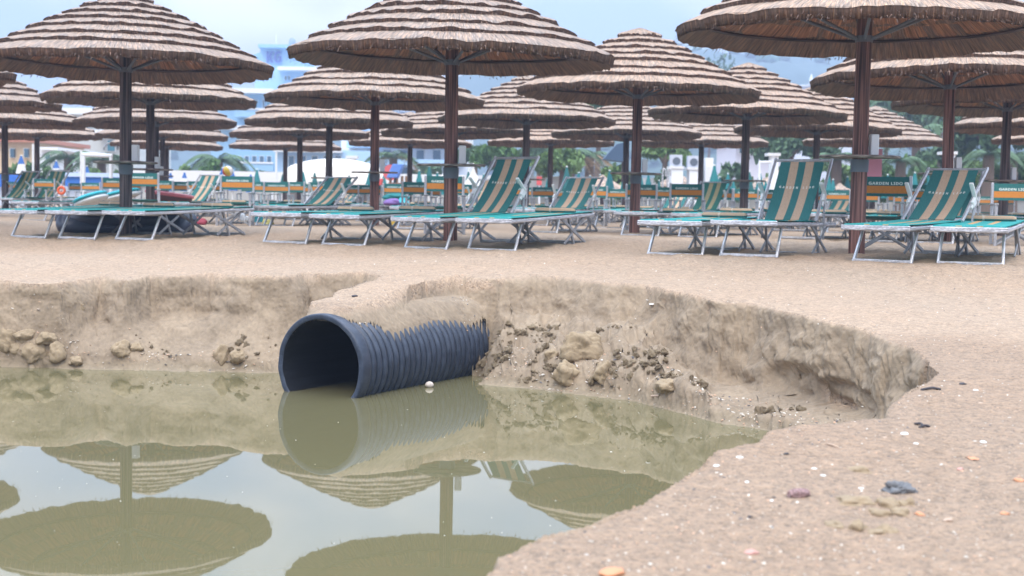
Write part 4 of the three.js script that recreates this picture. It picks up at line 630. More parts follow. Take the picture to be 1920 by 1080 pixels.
{ // sticks and the two larger pieces
  const stick = (a, b, r, label, seed, c = 'dark') => { const p = sandPos(...a), q = sandPos(...b), m = p.clone().add(q).multiplyScalar(0.5); const g = new THREE.TubeGeometry(new THREE.CatmullRomCurve3([p.clone().sub(m), V((r * 1.5) * Math.sin(seed), r * 1.2, 0), q.clone().sub(m)]), 14, r, 8); wobble(g, 0.08, 60, seed); return solo('stick', [g, new THREE.SphereGeometry(r, 8, 6).translate(p.x - m.x, p.y - m.y, p.z - m.z), new THREE.SphereGeometry(r, 8, 6).translate(q.x - m.x, q.y - m.y, q.z - m.z)], colors[c], label, 'stick', m.add(V(0, r * 0.6, 0)), 0, 'dark sticks on the sand'); };
  stick([1728, 732], [1762, 731], 0.0055, 'black stick lying on the brink at the right end of the hollow', 1);
  stick([1716, 796], [1730, 801], 0.005, 'upper of two dark twigs on the right sand', 2); stick([1724, 803], [1742, 801], 0.005, 'lower of two dark twigs on the right sand', 3);
  stick([1222, 744], [1255, 749], 0.008, 'thin grey stick on the wet ledge under the slope', 4, 'tan');
  stick([1550, 833], [1572, 840], 0.003, 'thin brown straw on the sand above the wood piece', 5, 'tan');
  const wood = sandPos(1497, 932), s = -wood.z / FPX, wm = texture(128, 128, (d, w) => { const a = grain(128, 1, 81, 0), b = grain(128, 5, 82); for (let i = 0; i < w * w; i++) { const v = clamp(0.55 + (a[i] - 0.5) * 0.9 + (b[i] - 0.5) * 0.7), q = a[i] > 0.62; const c = q ? [0.95, 0.88, 0.86] : [0.82, 0.66, 0.64]; for (let k = 0; k < 3; k++) d[i * 4 + k] = clamp(c[k] * (0.5 + v * 0.6)) * 255; d[i * 4 + 3] = 255; } }, true);
  wm.repeat.set(6, 6);
  const wg = lump(33, 34 * s, 10.5 * s, 12 * s, 0.2, 7); const wp = wg.attributes.position; for (let i = 0; i < wp.count; i++) { wp.setX(i, clamp(wp.getX(i), -24 * s, 24 * s)); wp.setY(i, wp.getY(i) + 0.0018 * noise(wp.getX(i) * 60, wp.getZ(i) * 340, wp.getY(i) * 340)); } const wu = wg.attributes.uv; for (let i = 0; i < wu.count; i++) wu.setXY(i, wp.getX(i) * 4, (wp.getZ(i) + wp.getY(i)) * 14); wg.computeVertexNormals();
  solo('driftwood', wg, mat([1, 0.88, 0.88], 0.85, { map: wm, bumpMap: wm, bumpScale: 0.004 }), 'weathered reddish driftwood piece with pale flecks lying in the near sand', 'driftwood', wood.clone().add(V(0, 6 * s, 0)), 0.55);
  const st = sandPos(1684, 922), s2 = -st.z / FPX, sg = lump(47, 28 * s2, 14 * s2, 18 * s2, 0.8, 7);
  solo('rubber_scrap', sg, mat([0.165, 0.165, 0.168], 0.6, { map: sandMaps.color }), 'blue grey crumpled scrap beside the trodden patch', 'scrap', st.clone().add(V(0, 4 * s2, 0)), 0.1);
  const ws = onPlane(805, 726, 0.0);
  const cr = [new THREE.SphereGeometry(0.036, 20, 14).scale(1, 0.72, 0.8).translate(0, 0.02, 0)]; for (let i = 0; i < 5; i++) cr.push(new THREE.TorusGeometry(0.034 - Math.abs(i - 2) * 0.004, 0.004, 6, 20).rotateY(Math.PI / 2).scale(1, 0.75, 0.82).translate(-0.018 + i * 0.009, 0.022, 0));
  solo('shell', cr.map((q) => q.scale(0.85, 0.85, 0.85)), colors.tan2, 'ribbed white shell floating against the side of the drain pipe', 'shell', ws, 0.4, 'shells on the sand');
}
{ // countless crumbs of shell and gravel
  const r = rng(123), g = new THREE.IcosahedronGeometry(1, 0), N = 5500, list = [];
  while (list.length < N) {
    const t = -0.42 + 0.84 * r(); let D = 2.6 / Math.pow(1 - r() * 0.83, 0.9); let X = t * D, sz = 0.0010 + 0.0036 * Math.pow(r(), 4) + 0.0003 * D;
    const k = r();
    if (k < 0.17) { X = -0.4 + 2.3 * r(); const ds = table(shoreLine, X); D = ds + 0.55 * Math.pow(r(), 1.4); sz = 0.0025 + 0.008 * Math.pow(r(), 3); } else if (k < 0.21) { X = -4 + 2.4 * r(); D = table(shoreLine, X) + 0.14 * r(); sz = 0.003 + 0.007 * Math.pow(r(), 3); }
    const y = ground(X, D); if (y < 0.004) continue; list.push([X, y, -D, sz]);
  }
  const m = new THREE.InstancedMesh(g, mat([1, 1, 1], 0.75), N), o = new THREE.Object3D(), c = new THREE.Color();
  list.forEach(([x, y, z, s], i) => { o.position.set(x, y + s * 0.05, z); o.rotation.set(r() * 0.5, r() * 6, r() * 0.5); o.scale.set(s * (0.8 + r()), s * 0.4, s * (0.6 + r() * 0.5)); o.updateMatrix(); m.setMatrixAt(i, o.matrix); const k = r(), l = 0.75 + r() * 0.4; if (k < 0.34) c.setRGB(0.60 * l, 0.54 * l, 0.46 * l); else if (k < 0.62) c.setRGB(0.50 * l, 0.31 * l, 0.20 * l); else if (k < 0.85) c.setRGB(0.36 * l, 0.28 * l, 0.21 * l); else c.setRGB(0.11 * l, 0.10 * l, 0.10 * l); m.setColorAt(i, c); });
  m.name = 'shell_fragments'; tag(m, 'scattered crumbs of shell and gravel on the sand', 'gravel'); m.userData.kind = 'stuff'; m.castShadow = m.receiveShadow = true; scene.add(m);
  { // crumbled sand fallen from the bank
    const L = [1, 2, 3].map((q) => lump(q * 11, 1, 0.75, 0.9, 0.6, 3)), N2 = 600, sand = new THREE.InstancedMesh(L[0], M.clod, N2); let k = 0, guard = 0;
    while (k < N2 && guard++ < 60000) {
      const z = r(); let X, D; if (z < 0.75) { X = -0.3 + 1.35 * Math.pow(r(), 1.1); D = table(shoreLine, X) + 0.05 + 0.75 * r(); } else if (z < 0.86) { X = 1.0 + 0.75 * r(); D = table(shoreLine, X) + 0.15 + 0.5 * r(); } else { X = -3.9 + 2.2 * r(); D = table(shoreLine, X) + 0.05 + 0.3 * r() * r(); }
      if (noise(X * 3.4, 71, D * 3.4) < (z < 0.62 ? 0.0 : 0.3)) continue; const y = ground(X, D); if (y < 0.02 || y > 0.42) continue;
      const q = 0.005 + 0.024 * Math.pow(r(), 3); o.position.set(X, y + q * 0.25, -D); o.rotation.set(r() * 6, r() * 6, r() * 6); o.scale.set(q * (0.8 + r() * 0.6), q, q * (0.8 + r() * 0.6)); o.updateMatrix(); sand.setMatrixAt(k, o.matrix); const l = 1.0 + r() * 0.25; sand.setColorAt(k++, lin(l, l, l));
    }
    sand.count = k; sand.name = 'crumbled_sand'; tag(sand, 'small crumbs of damp sand fallen at the foot of the bank', 'sand crumbs'); sand.userData.kind = 'stuff'; sand.castShadow = sand.receiveShadow = true; scene.add(sand);
  }
  // little bits afloat
  const f = new THREE.InstancedMesh(g, mat([0.7, 0.68, 0.62], 0.7), 56); for (let i = 0; i < 56; i++) { const p = onPlane(30 + r() * 1150, 745 + r() * 300, 0.001), s = 0.0015 + 0.004 * r() * r(); const ok = ground(p.x, -p.z) < -0.05; o.position.set(p.x, ok ? 0.001 : -0.2, p.z); o.rotation.set(0, r() * 6, 0); o.scale.set(s * 1.6, s * 0.3, s); o.updateMatrix(); f.setMatrixAt(i, o.matrix); }
  f.name = 'floating_specks'; tag(f, 'pale specks drifting on the still water', 'debris'); f.userData.kind = 'stuff'; scene.add(f);
}

// ---------------------------------------------------------------- what stands behind the parasols
const GROUND_Y = 0.9;
// a box given by its outline in the photograph and its distance
function pxBox(x0, x1, y0, y1, D, depth) { const a = atD(x0, y1, D), b = atD(x1, y0, D); return { w: b.x - a.x, h: b.y - a.y, x: (a.x + b.x) / 2, y: (a.y + b.y) / 2, z: -D - depth / 2, d: depth, g() { return box(this.w, this.h, this.d, this.x, this.y, this.z); } }; }
const P = (x0, x1, y0, y1, D, d) => pxBox(x0, x1, y0, y1, D, d).g();
const down = (x0, x1, y0, D, d) => { const b = pxBox(x0, x1, y0, y0 + 10, D, d); const top = b.y + b.h / 2; return box(b.w, top - GROUND_Y + 0.2, d, b.x, (top + GROUND_Y - 0.2) / 2, b.z); };
M.paleBlue = mat([0.28, 0.48, 0.66], 0.85); M.paleBlue2 = mat([0.36, 0.54, 0.74], 0.85); M.trimWhite = mat([0.72, 0.74, 0.76], 0.8); M.glassDark = mat([0.05, 0.10, 0.14], 0.15); M.shutter = mat([0.06, 0.26, 0.34], 0.6); M.logo = mat([0.12, 0.16, 0.42], 0.6); M.cream = mat([0.66, 0.56, 0.42], 0.85); M.yellowWall = mat([0.58, 0.44, 0.26], 0.85); M.roofRed = mat([0.42, 0.17, 0.10], 0.85); M.greyRoof = mat([0.30, 0.36, 0.46], 0.7);
{ // pale blue hotel with tower
  const D = 150, t = thing('hotel', 'pale blue hotel with a square tower rising between the left parasols', 'building');
  part('wall', down(396, 560, 172, D, 18), M.paleBlue, t);
  part('cornice', P(392, 512, 166, 173, D - 1.5, 3), M.trimWhite, t);
  part('cornice', P(392, 520, 236, 242, D - 1.2, 2), M.trimWhite, t);
  part('upper_storey', P(478, 620, 128, 172, D + 4, 12), M.paleBlue2, t);
  part('cornice', P(520, 622, 126, 131, D + 2.6, 3), M.trimWhite, t);
  const tower = part('tower', P(488, 570, 88, 130, D + 6, 8), M.paleBlue2, t);
  part('roof_slab', P(484, 576, 84, 89, D + 5, 10), M.paleBlue, tower);
  { const f = await new FontLoader().loadAsync('fonts/droid/droid_sans_bold.typeface.json'); const g = new TextGeometry('KG', { font: f, size: 1.25, depth: 0.12, curveSegments: 4 }); g.computeBoundingBox(); const a = atD(498, 117, D + 5.8); g.scale(0.8, 1, 1).translate(a.x, a.y, a.z); part('lettering', g, M.logo, tower); }
  part('side_roof', (() => { const a = atD(452, 112, D + 9), b = atD(488, 98, D + 9), c = atD(452, 128, D + 9), d = atD(488, 128, D + 9), s = new THREE.Shape([new THREE.Vector2(a.x, a.y), new THREE.Vector2(b.x, b.y), new THREE.Vector2(d.x, d.y), new THREE.Vector2(c.x, c.y)]); return new THREE.ExtrudeGeometry(s, { depth: 5, bevelEnabled: false }).translate(0, 0, -D - 14); })(), M.paleBlue, t);
  const win = (x0, x1, y0, y1, m = M.shutter, DD = D) => { const w = part('window', P(x0, x1, y0, y1, DD - 0.15, 0.3), M.trimWhite, t); part('pane', P(x0 + 1, x1 - 1, y0 + 1, y1, DD - 0.25, 0.25), m, w); };
  win(495, 503, 130, 138, M.logo, D + 4); win(533, 537, 142, 150, M.glassDark, D + 4); win(540, 544, 142, 150, M.glassDark, D + 4);
  win(473, 483, 186, 210); win(492, 496, 186, 205, M.glassDark); win(452, 462, 188, 210); win(500, 506, 190, 206);
  for (const x of [444, 458, 472, 486, 500]) { win(x, x + 9, 292, 306, M.glassDark); win(x, x + 9, 254, 268, M.shutter); }
  for (const y of [205, 306]) { part('balcony', P(440, 512, y, y + 14, D - 1.6, 1.6), M.paleBlue, t); part('rail', P(440, 512, y - 2, y, D - 1.7, 0.2), M.trimWhite, t); }
  part('mast', rod(atD(518, 84, D + 9).toArray(), atD(518, 64, D + 9).toArray(), 0.05), M.trimWhite, t); part('antenna', [rod(atD(548, 86, D + 9).toArray(), atD(548, 76, D + 9).toArray(), 0.06), new THREE.SphereGeometry(0.4, 12, 8).scale(1, 1.3, 0.3).translate(...atD(548, 79, D + 9).toArray())], M.greyRoof, t);
}
{ const t = thing('annexe', 'light blue low building behind the white tent', 'building'); part('wall', down(515, 700, 283, 118, 14), M.paleBlue2, t); part('roof', P(512, 640, 279, 284, 117, 16), M.trimWhite, t); for (let i = 0; i < 6; i++) { const w = part('window', P(540 + i * 22, 552 + i * 22, 292, 318, 117.8, 0.3), M.trimWhite, t); part('pane', P(541 + i * 22, 551 + i * 22, 293, 317, 117.7, 0.3), M.glassDark, w); } }
{ const t = thing('white_block', 'white and grey apartment block right of the white tent behind the middle post', 'building'); part('wall', down(640, 880, 208, 130, 14), M.trimWhite, t); for (let r = 0; r < 4; r++) { part('balcony', P(650, 870, 236 + r * 32, 244 + r * 32, 128.6, 1.4), M.paleBlue2, t); for (let i = 0; i < 7; i++) { const w = part('window', P(655 + i * 31, 673 + i * 31, 216 + r * 32, 236 + r * 32, 129.8, 0.3), M.whiteBox, t); part('pane', P(657 + i * 31, 671 + i * 31, 218 + r * 32, 236 + r * 32, 129.7, 0.3), M.glassDark, w); } } part('roof', P(636, 884, 204, 209, 129, 16), M.greyRoof, t); }
{ const t = thing('white_house', 'white house with flat roof behind the leftmost parasols', 'building'); part('wall', down(88, 250, 212, 110, 12), mat([0.55, 0.58, 0.56], 0.85), t); part('parapet', P(86, 252, 204, 213, 109, 14), M.trimWhite, t); for (const [x, y] of [[112, 226], [150, 226], [190, 226], [225, 226], [200, 262], [228, 262]]) { const w = part('window', P(x, x + 16, y, y + 22, 109.8, 0.3), M.trimWhite, t); part('pane', P(x + 1.5, x + 14.5, y + 1.5, y + 21, 109.7, 0.3), M.shutter, w); } part('awning', P(158, 200, 243, 250, 106, 4), M.trimWhite, t); }
{ const t = thing('yellow_house', 'ochre yellow house low behind the posts at the left edge', 'building'); part('wall', down(-40, 68, 264, 90, 10), M.yellowWall, t); part('roof', P(-44, 72, 259, 265, 89.5, 11), M.roofRed, t); for (const x of [18, 44]) { const w = part('window', P(x, x + 9, 278, 296, 89.8, 0.3), M.trimWhite, t); part('pane', P(x + 1, x + 8, 279, 295, 89.7, 0.3), M.glassDark, w); } }
{ const t = thing('pale_villa', 'white villa with parapet left of the shower frame', 'building'); part('wall', down(74, 104, 280, 88, 8), M.trimWhite, t); part('roof', P(72, 108, 276, 281, 87.5, 9), M.trimWhite, t); const w = part('window', P(84, 94, 288, 300, 87.8, 0.3), M.whiteBox, t); part('pane', P(85, 93, 289, 299, 87.7, 0.3), M.glassDark, w); }
{ // houses on the slope at the right
  const t = thing('hillside_house', 'grey blue house with sloping roofs and chimney below the hill at the right', 'building'), D = 260;
  part('wall', down(1432, 1500, 172, D, 14), mat([0.50, 0.55, 0.66], 0.85), t);
  const ridge = (x0, x1, y0, y1, D0, n) => { const a = atD(x0, y1, D0), b = atD(x1, y1, D0), c = atD((x0 + x1) / 2, y0, D0), s = new THREE.Shape([new THREE.Vector2(a.x, a.y), new THREE.Vector2(b.x, b.y), new THREE.Vector2(mix(c.x, b.x, 0.3), c.y), new THREE.Vector2(mix(c.x, a.x, 0.3), c.y)]); return new THREE.ExtrudeGeometry(s, { depth: n, bevelEnabled: false }).translate(0, 0, -D0 - n); };
  part('roof', ridge(1426, 1506, 154, 174, D - 1, 16), M.greyRoof, t); part('wall', down(1466, 1524, 184, D - 6, 6), mat([0.62, 0.64, 0.70], 0.85), t); part('roof', ridge(1462, 1530, 172, 186, D - 7, 8), mat([0.48, 0.53, 0.62], 0.8), t); part('chimney', P(1469, 1477, 149, 164, D + 4, 2), M.trimWhite, t); part('solar_panel', P(1450, 1492, 158, 168, D - 2, 0.4), M.shutter, t);
  const u = thing('church', 'whitish building with a small pinnacle left of the reddish post', 'building'); part('wall', down(1502, 1600, 160, 290, 14), mat([0.60, 0.62, 0.66], 0.85), u); part('roof', ridge(1498, 1604, 152, 162, 289, 16), mat([0.52, 0.54, 0.58], 0.8), u); part('pinnacle', [P(1519, 1524, 146, 156, 292, 1), new THREE.ConeGeometry(0.35, 1.2, 8).translate(...atD(1521.5, 142, 292.5).toArray())], M.trimWhite, u);
  const v = thing('long_villa', 'pale lavender villa beyond the right parasols, low behind the palms', 'building'); part('wall', down(1380, 1480, 262, 85, 8), mat([0.60, 0.60, 0.68], 0.85), v); part('roof', P(1376, 1484, 256, 263, 84, 10), M.greyRoof, v); for (let i = 0; i < 5; i++) { const w = part('window', P(1386 + i * 18, 1396 + i * 18, 272, 288, 84.8, 0.3), M.trimWhite, v); part('pane', P(1387 + i * 18, 1395 + i * 18, 273, 287, 84.7, 0.3), M.glassDark, w); }
}
{ // wooded hills far behind
  const hill = (name, cx, D, w, h, depth, seed, color) => { const g = new THREE.PlaneGeometry(w, depth, 200, 60).rotateX(-Math.PI / 2), p = g.attributes.position; for (let i = 0; i < p.count; i++) { const x = p.getX(i) / w * 2, z = p.getZ(i) / depth * 2, e = Math.max(0, 1 - x * x) * Math.max(0, 1 - z * z); const n = 0.75 + 0.4 * fbm(x * 2 + seed, 1, z * 2, 4); p.setY(i, h * Math.pow(e, 0.7) * n + (e > 0.02 ? h * 0.03 * noise(x * 30, seed, z * 12) + h * 0.02 * noise(x * 70, seed, z * 30) : 0)); } g.translate(cx, 0, -D); g.computeVertexNormals(); const m = new THREE.Mesh(g, color); m.name = name; m.userData.kind = 'structure'; m.receiveShadow = true; scene.add(m); return m; };
  M.hill = mat([0.075, 0.12, 0.115], 1); 
  hill('hill', 150, 560, 640, 80, 300, 3.3, M.hill); hill('hill_001', 84, 400, 190, 30, 130, 7.9, mat([0.06, 0.10, 0.075], 1));
  // single trees standing on the skyline of the hill
  const r = rng(64), crownG = [0, 1, 2].map((s) => lump(s * 9 + 2, 1, 0.75, 1, 0.6, 4)), mats = [mat([0.05, 0.09, 0.06], 1), mat([0.065, 0.11, 0.06], 1)];
  const N = 900, im = new THREE.InstancedMesh(crownG[0], mats[0], N), o = new THREE.Object3D(), hillMesh = scene.children.filter((c) => c.isMesh && c.name.startsWith('hill'));
  const spots = []; for (const h of hillMesh) { const p = h.geometry.attributes.position; for (let i = 0; i < p.count; i++) if (p.getY(i) > 7) spots.push([p.getX(i), p.getY(i), p.getZ(i)]); }
  for (let i = 0; i < N; i++) { const s = spots[Math.floor(r() * spots.length)], k = 1.3 + r() * 2; o.position.set(s[0] + r() * 3, s[1] + k * 0.4, s[2] + r() * 2); o.scale.set(k, k * (0.8 + r() * 0.5), k); o.rotation.y = r() * 6; o.updateMatrix(); im.setMatrixAt(i, o.matrix); im.setColorAt(i, lin(0.7 + r() * 0.6, 0.7 + r() * 0.6, 0.7 + r() * 0.4)); }
  im.name = 'hill_woods'; tag(im, 'far bluish woods covering the hills', 'woods'); im.userData.kind = 'stuff'; scene.add(im);
}
// ---------------------------------------------------------------- trees, palms and bushes
M.bark = mat([0.16, 0.115, 0.085], 0.95); M.leafA = mat([0.075, 0.15, 0.035], 0.7); M.leafB = mat([0.075, 0.135, 0.06], 0.75); M.leafC = mat([0.115, 0.19, 0.05], 0.7); M.dryFrond = mat([0.30, 0.21, 0.12], 0.9);
function crown(seed, R, H, n, leaf) {
  const r = rng(seed), P = [], I = [], cl = []; const k = 16 + Math.floor(r() * 8); for (let i = 0; i < k; i++) { const a = r() * 6.28, e = Math.acos(1 - 1.5 * r()), q = 0.45 + 0.5 * Math.sqrt(r()); cl.push([Math.sin(e) * Math.cos(a) * R * q, Math.cos(e) * H * q * 0.5 + H * 0.5, Math.sin(e) * Math.sin(a) * R * q, R * (0.2 + 0.22 * r())]); }
  for (let i = 0; i < n; i++) { const c = cl[Math.floor(r() * k)], a = r() * 6.28, z = r() * 2 - 1, q = Math.pow(r(), 0.45) * c[3], s = Math.sqrt(1 - z * z), x = c[0] + s * Math.cos(a) * q, y = c[1] + z * q * 0.8, w = c[2] + s * Math.sin(a) * q; const ux = r() - 0.5, uy = r() - 0.5, uz = r() - 0.5, vx = r() - 0.5, vy = r() - 0.8, vz = r() - 0.5, b = P.length / 3, l = leaf * (0.6 + r() * 0.8); P.push(x - ux * l, y - uy * l, w - uz * l, x + vx * l * 1.2, y + vy * l * 1.2, w + vz * l * 1.2, x + ux * l, y + uy * l, w + uz * l, x - vx * l, y - vy * l, w - vz * l); I.push(b, b + 1, b + 2, b, b + 2, b + 3); }
  const g = new THREE.BufferGeometry(); g.setAttribute('position', new THREE.Float32BufferAttribute(P, 3)); g.setAttribute('uv', new THREE.Float32BufferAttribute(P.length / 3 * 2, 2)); g.setIndex(I); g.computeVertexNormals(); return g;
}
function tree(px, top, bottom, wpx, D, m, label, seed, bush) {
  const s = D / FPX, a = atD(px, top, D), R = wpx * s / 2, yb = bush ? GROUND_Y : atD(px, bottom, D).y, H = Math.max(0.8, a.y - yb), t = thing(bush ? 'bush' : 'tree', label, bush ? 'bush' : 'tree', [a.x, GROUND_Y, -D], 0, bush ? 'bushes behind the beach' : 'trees behind the beach');
  part(bush ? 'foliage' : 'crown', crown(seed, R, H, bush ? 1500 : 3200, 0.16 + R * 0.06).translate(0, yb - GROUND_Y, 0), m, t);
  if (!bush) { const tr = part('trunk', rod([0, -0.1, 0], [R * 0.08, yb - GROUND_Y + H * 0.55, 0], 0.2, 0.1, 10), M.bark, t); for (let i = 0; i < 4; i++) { const e = i * 1.7 + seed; part('limb', rod([R * 0.05, yb - GROUND_Y + H * 0.1, 0], [Math.cos(e) * R * 0.5, yb - GROUND_Y + H * 0.6, Math.sin(e) * R * 0.5], 0.09, 0.03, 6), M.bark, tr); } }
  return t;
}
tree(1120, 178, 262, 150, 74, M.leafA, 'bright green round tree between the middle parasols', 1); tree(1480, 244, 300, 150, 62, M.leafB, 'grey green tree behind the raised lounger at the right', 2); tree(1760, 158, 250, 210, 80, M.leafB, 'big dark tree between the right parasols, left one', 3); tree(1860, 215, 292, 170, 58, M.leafB, 'dark green tree behind the rightmost post', 4); tree(1330, 118, 240, 190, 170, M.leafB, 'far tree just left of the hill behind the right parasols', 5); tree(1660, 190, 280, 170, 90, M.leafA, 'tree behind the right reddish post', 6); tree(1245, 268, 312, 80, 60, M.leafC, 'yellowish tree behind the second-row post in the middle', 7); tree(930, 280, 318, 90, 66, M.leafA, 'light green tree left of the tall raised lounger', 8); tree(1052, 284, 330, 90, 60, M.leafC, 'light green tree right of the tall raised lounger', 9); tree(890, 275, 316, 60, 72, M.leafB, 'dull green tree right of the middle front post', 10); tree(1010, 262, 318, 60, 78, M.leafB, 'dark small tree over the head of the tall raised lounger', 11);
[[30, 312, 60, 60, 'A', 'green bush at the left edge before the yellow house'], [70, 306, 56, 62, 'A', 'green bush right of the post at the far left'], [182, 318, 40, 62, 'C', 'light bush inside the white shower frame'], [222, 315, 40, 62, 'A', 'bush left of the leftmost big post'], [345, 310, 50, 62, 'C', 'light green bush right of the leftmost big post'], [388, 303, 60, 64, 'A', 'green bush left of the hotel foot'], [492, 323, 46, 70, 'B', 'dark bush at the hotel foot'], [1160, 312, 70, 56, 'C', 'spiky light green bush left of the second-row post in the middle'], [1262, 318, 60, 58, 'B', 'bush between two white kiosks'], [1480, 310, 90, 58, 'A', 'green bush beside the white pillar'], [1560, 300, 90, 58, 'C', 'light green bush left of the reddish front post'], [1690, 290, 80, 56, 'A', 'green bush above the printed chair at the right'], [1770, 262, 100, 60, 'B', 'dark bush between the two right posts'], [1830, 288, 80, 55, 'C', 'light bush left of the rightmost post'], [1905, 290, 80, 55, 'A', 'bush at the right edge'], [960, 300, 60, 60, 'B', 'dark bush behind the tall raised lounger'], [800, 300, 60, 70, 'B', 'dull bush behind the play house'], [1380, 300, 60, 60, 'B', 'dull bush left of the white pillar'], [1740, 300, 60, 58, 'A', 'bush left of the second post at the right']].forEach(([px, top, w, D, m, label], i) => tree(px, top, 0, w, D, M['leaf' + m], label, 30 + i, true));
function palm(px, top, D, R, label, seed, dry) {
  const r = rng(seed), a = atD(px, top, D), H = a.y - GROUND_Y, t = thing('palm_tree', label, 'palm', [a.x, GROUND_Y, -D], 0, 'palms behind the beach');
  part('trunk', wobble(rod([0, -0.1, 0], [0, H - R * 0.35, 0], 0.26, 0.2, 12), 0.04, 6, seed), M.bark, t);
  const nF = 16; for (let i = 0; i < nF; i++) {
    const az = i / nF * 6.28 + r() * 0.4, up = 0.25 + 0.75 * r(), P = [], I = [];
    for (let k = 1; k <= 22; k++) { const f = k / 22, rr = R * f * (0.65 + 0.35 * up * 0 + 0.2), y = H - R * 0.35 + R * (up * 0.9 * f - (0.55 + up * 0.35) * f * f * 1.25), cx = Math.cos(az) * rr, cz = Math.sin(az) * rr; for (const sd of [-1, 1]) { const L = R * 0.30 * Math.sin(Math.PI * (0.12 + f * 0.86)), b = P.length / 3, tx = -Math.sin(az) * sd, tz = Math.cos(az) * sd, dn = -L * (0.35 + r() * 0.3), w = R * 0.02; P.push(cx - Math.cos(az) * w, y, cz - Math.sin(az) * w, cx + Math.cos(az) * w, y, cz + Math.sin(az) * w, cx + tx * L + Math.cos(az) * L * 0.5, y + dn, cz + tz * L + Math.sin(az) * L * 0.5); I.push(b, b + 1, b + 2); } }
    { const nb = P.length / 9; for (let k = 0; k + 2 < nb; k += 2) { const a = k * 3, b = (k + 2) * 3; I.push(a + 1, b, a, a + 4, b + 3, a + 3, a, a + 3, b); } }
    const g = new THREE.BufferGeometry(); g.setAttribute('position', new THREE.Float32BufferAttribute(P, 3)); g.setIndex(I); g.computeVertexNormals();
    part('frond', g, dry && up < 0.45 ? M.dryFrond : M.leafB, t);
  }
  return t;
}
palm(128, 268, 66, 2.0, 'palm with drooping crown right of the yellow house', 1); palm(190, 272, 64, 2.0, 'palm behind the white shower frame', 2); palm(410, 270, 66, 2.2, 'palm between the leftmost big parasol and the hotel', 3); palm(738, 268, 70, 2.0, 'palm with dry skirt behind the play house', 4, true); palm(1070, 262, 64, 1.9, 'palm with shaggy dry skirt right of the tall raised lounger', 5, true); palm(1106, 270, 66, 1.6, 'dark trunked palm left of the second-row middle post', 6, true); palm(1720, 215, 66, 2.4, 'palm behind the second post at the right', 7); palm(1855, 262, 52, 1.6, 'low palm left of the rightmost post', 8); palm(1570, 272, 56, 1.6, 'low palm left of the reddish front post', 9); palm(1900, 268, 54, 1.6, 'low palm at the right edge', 10); palm(1690, 280, 54, 1.3, 'low palm behind the printed chair at the right', 11);

// ---------------------------------------------------------------- things standing about the beach
const at = (px, py, D) => atD(px, py, D);
{ // cream tent
  const D = 56, a = at(505, 395, D), b = at(722, 395, D), w = b.x - a.x, h = at(620, 300, D).y - at(620, 345, D).y, y0 = at(620, 348, D).y, t = thing('marquee_tent', 'large cream domed tent with straight sides behind the chairs', 'tent');
  const g = new THREE.SphereGeometry(1, 40, 14, 0, Math.PI * 2, 0, Math.PI / 2), p = g.attributes.position; for (let i = 0; i < p.count; i++) { const x = p.getX(i), z = p.getZ(i), k = 1 / Math.max(Math.abs(x), Math.abs(z), 0.7) * 0.82; p.setX(i, x * mix(1, k, 0.5)); p.setZ(i, z * mix(1, k, 0.5)); } g.computeVertexNormals();
  part('roof', g.scale(w / 2 * 1.04, h * 1.2, 2.4).translate((a.x + b.x) / 2, y0, -D - 2.4), mat([0.72, 0.66, 0.58], 0.8), t); part('valance', box(w * 0.97, 0.35, 4.6, (a.x + b.x) / 2, y0 - 0.1, -D - 2.4), mat([0.66, 0.56, 0.46], 0.8), t); for (const s of [0.02, 0.33, 0.66, 0.98]) part('post', rod([mix(a.x, b.x, s), GROUND_Y - 0.1, -D], [mix(a.x, b.x, s), y0, -D], 0.07), M.trimWhite, t); part('side_wall', P(520, 712, 352, 392, D + 3, 0.1), mat([0.62, 0.62, 0.66], 0.8), t);
}
{ // play house with red and blue roofs
  const D = 50, t = thing('play_house', 'wooden play house with blue tilted roof and red panel', 'play house');
  const roof = (x0, x1, y0, y1, m, n) => { const a = at(x0, y1, D), b = at(x1, y0, D), w = b.x - a.x, h = b.y - a.y; const s = new THREE.Shape([new THREE.Vector2(0, 0), new THREE.Vector2(w * 0.62, 0), new THREE.Vector2(w, h), new THREE.Vector2(w * 0.38, h)]); part(n, new THREE.ExtrudeGeometry(s, { depth: 0.9, bevelEnabled: true, bevelSize: 0.02, bevelThickness: 0.02 }).translate(a.x, a.y, -D), m, t); };
  roof(730, 758, 310, 333, mat([0.10, 0.22, 0.58], 0.6), 'blue_roof');
  { const a = at(716, 338, D), b = at(742, 308, D); part('red_panel', new THREE.CylinderGeometry((b.y - a.y) / 2, (b.y - a.y) / 2, 0.08, 24).rotateX(Math.PI / 2).scale(0.9, 1, 1).translate((a.x + b.x) / 2, (a.y + b.y) / 2, -D - 0.6), mat([0.60, 0.12, 0.12], 0.6), t); }
  for (const x of [732, 744, 754, 762]) part('post', rod(at(x, 392, D).toArray(), at(x, 330, D).toArray(), 0.05), mat([0.36, 0.22, 0.12], 0.8), t); part('platform', P(728, 764, 343, 348, D - 0.4, 1.2), mat([0.45, 0.26, 0.2], 0.8), t); for (let i = 0; i < 7; i++) part('baluster', P(730 + i * 5, 731.5 + i * 5, 348, 366, D - 0.4, 0.04), M.trimWhite, t); 
  const sl = solo('slide', [bar(at(716, 335, D - 1).toArray(), at(706, 380, D - 1).toArray(), 0.5, 0.08), bar(at(712, 336, D - 0.9).toArray(), at(702, 380, D - 0.9).toArray(), 0.05, 0.2)], mat([0.62, 0.08, 0.07], 0.5), 'red slide leaning at the left of the play house', 'slide');
}
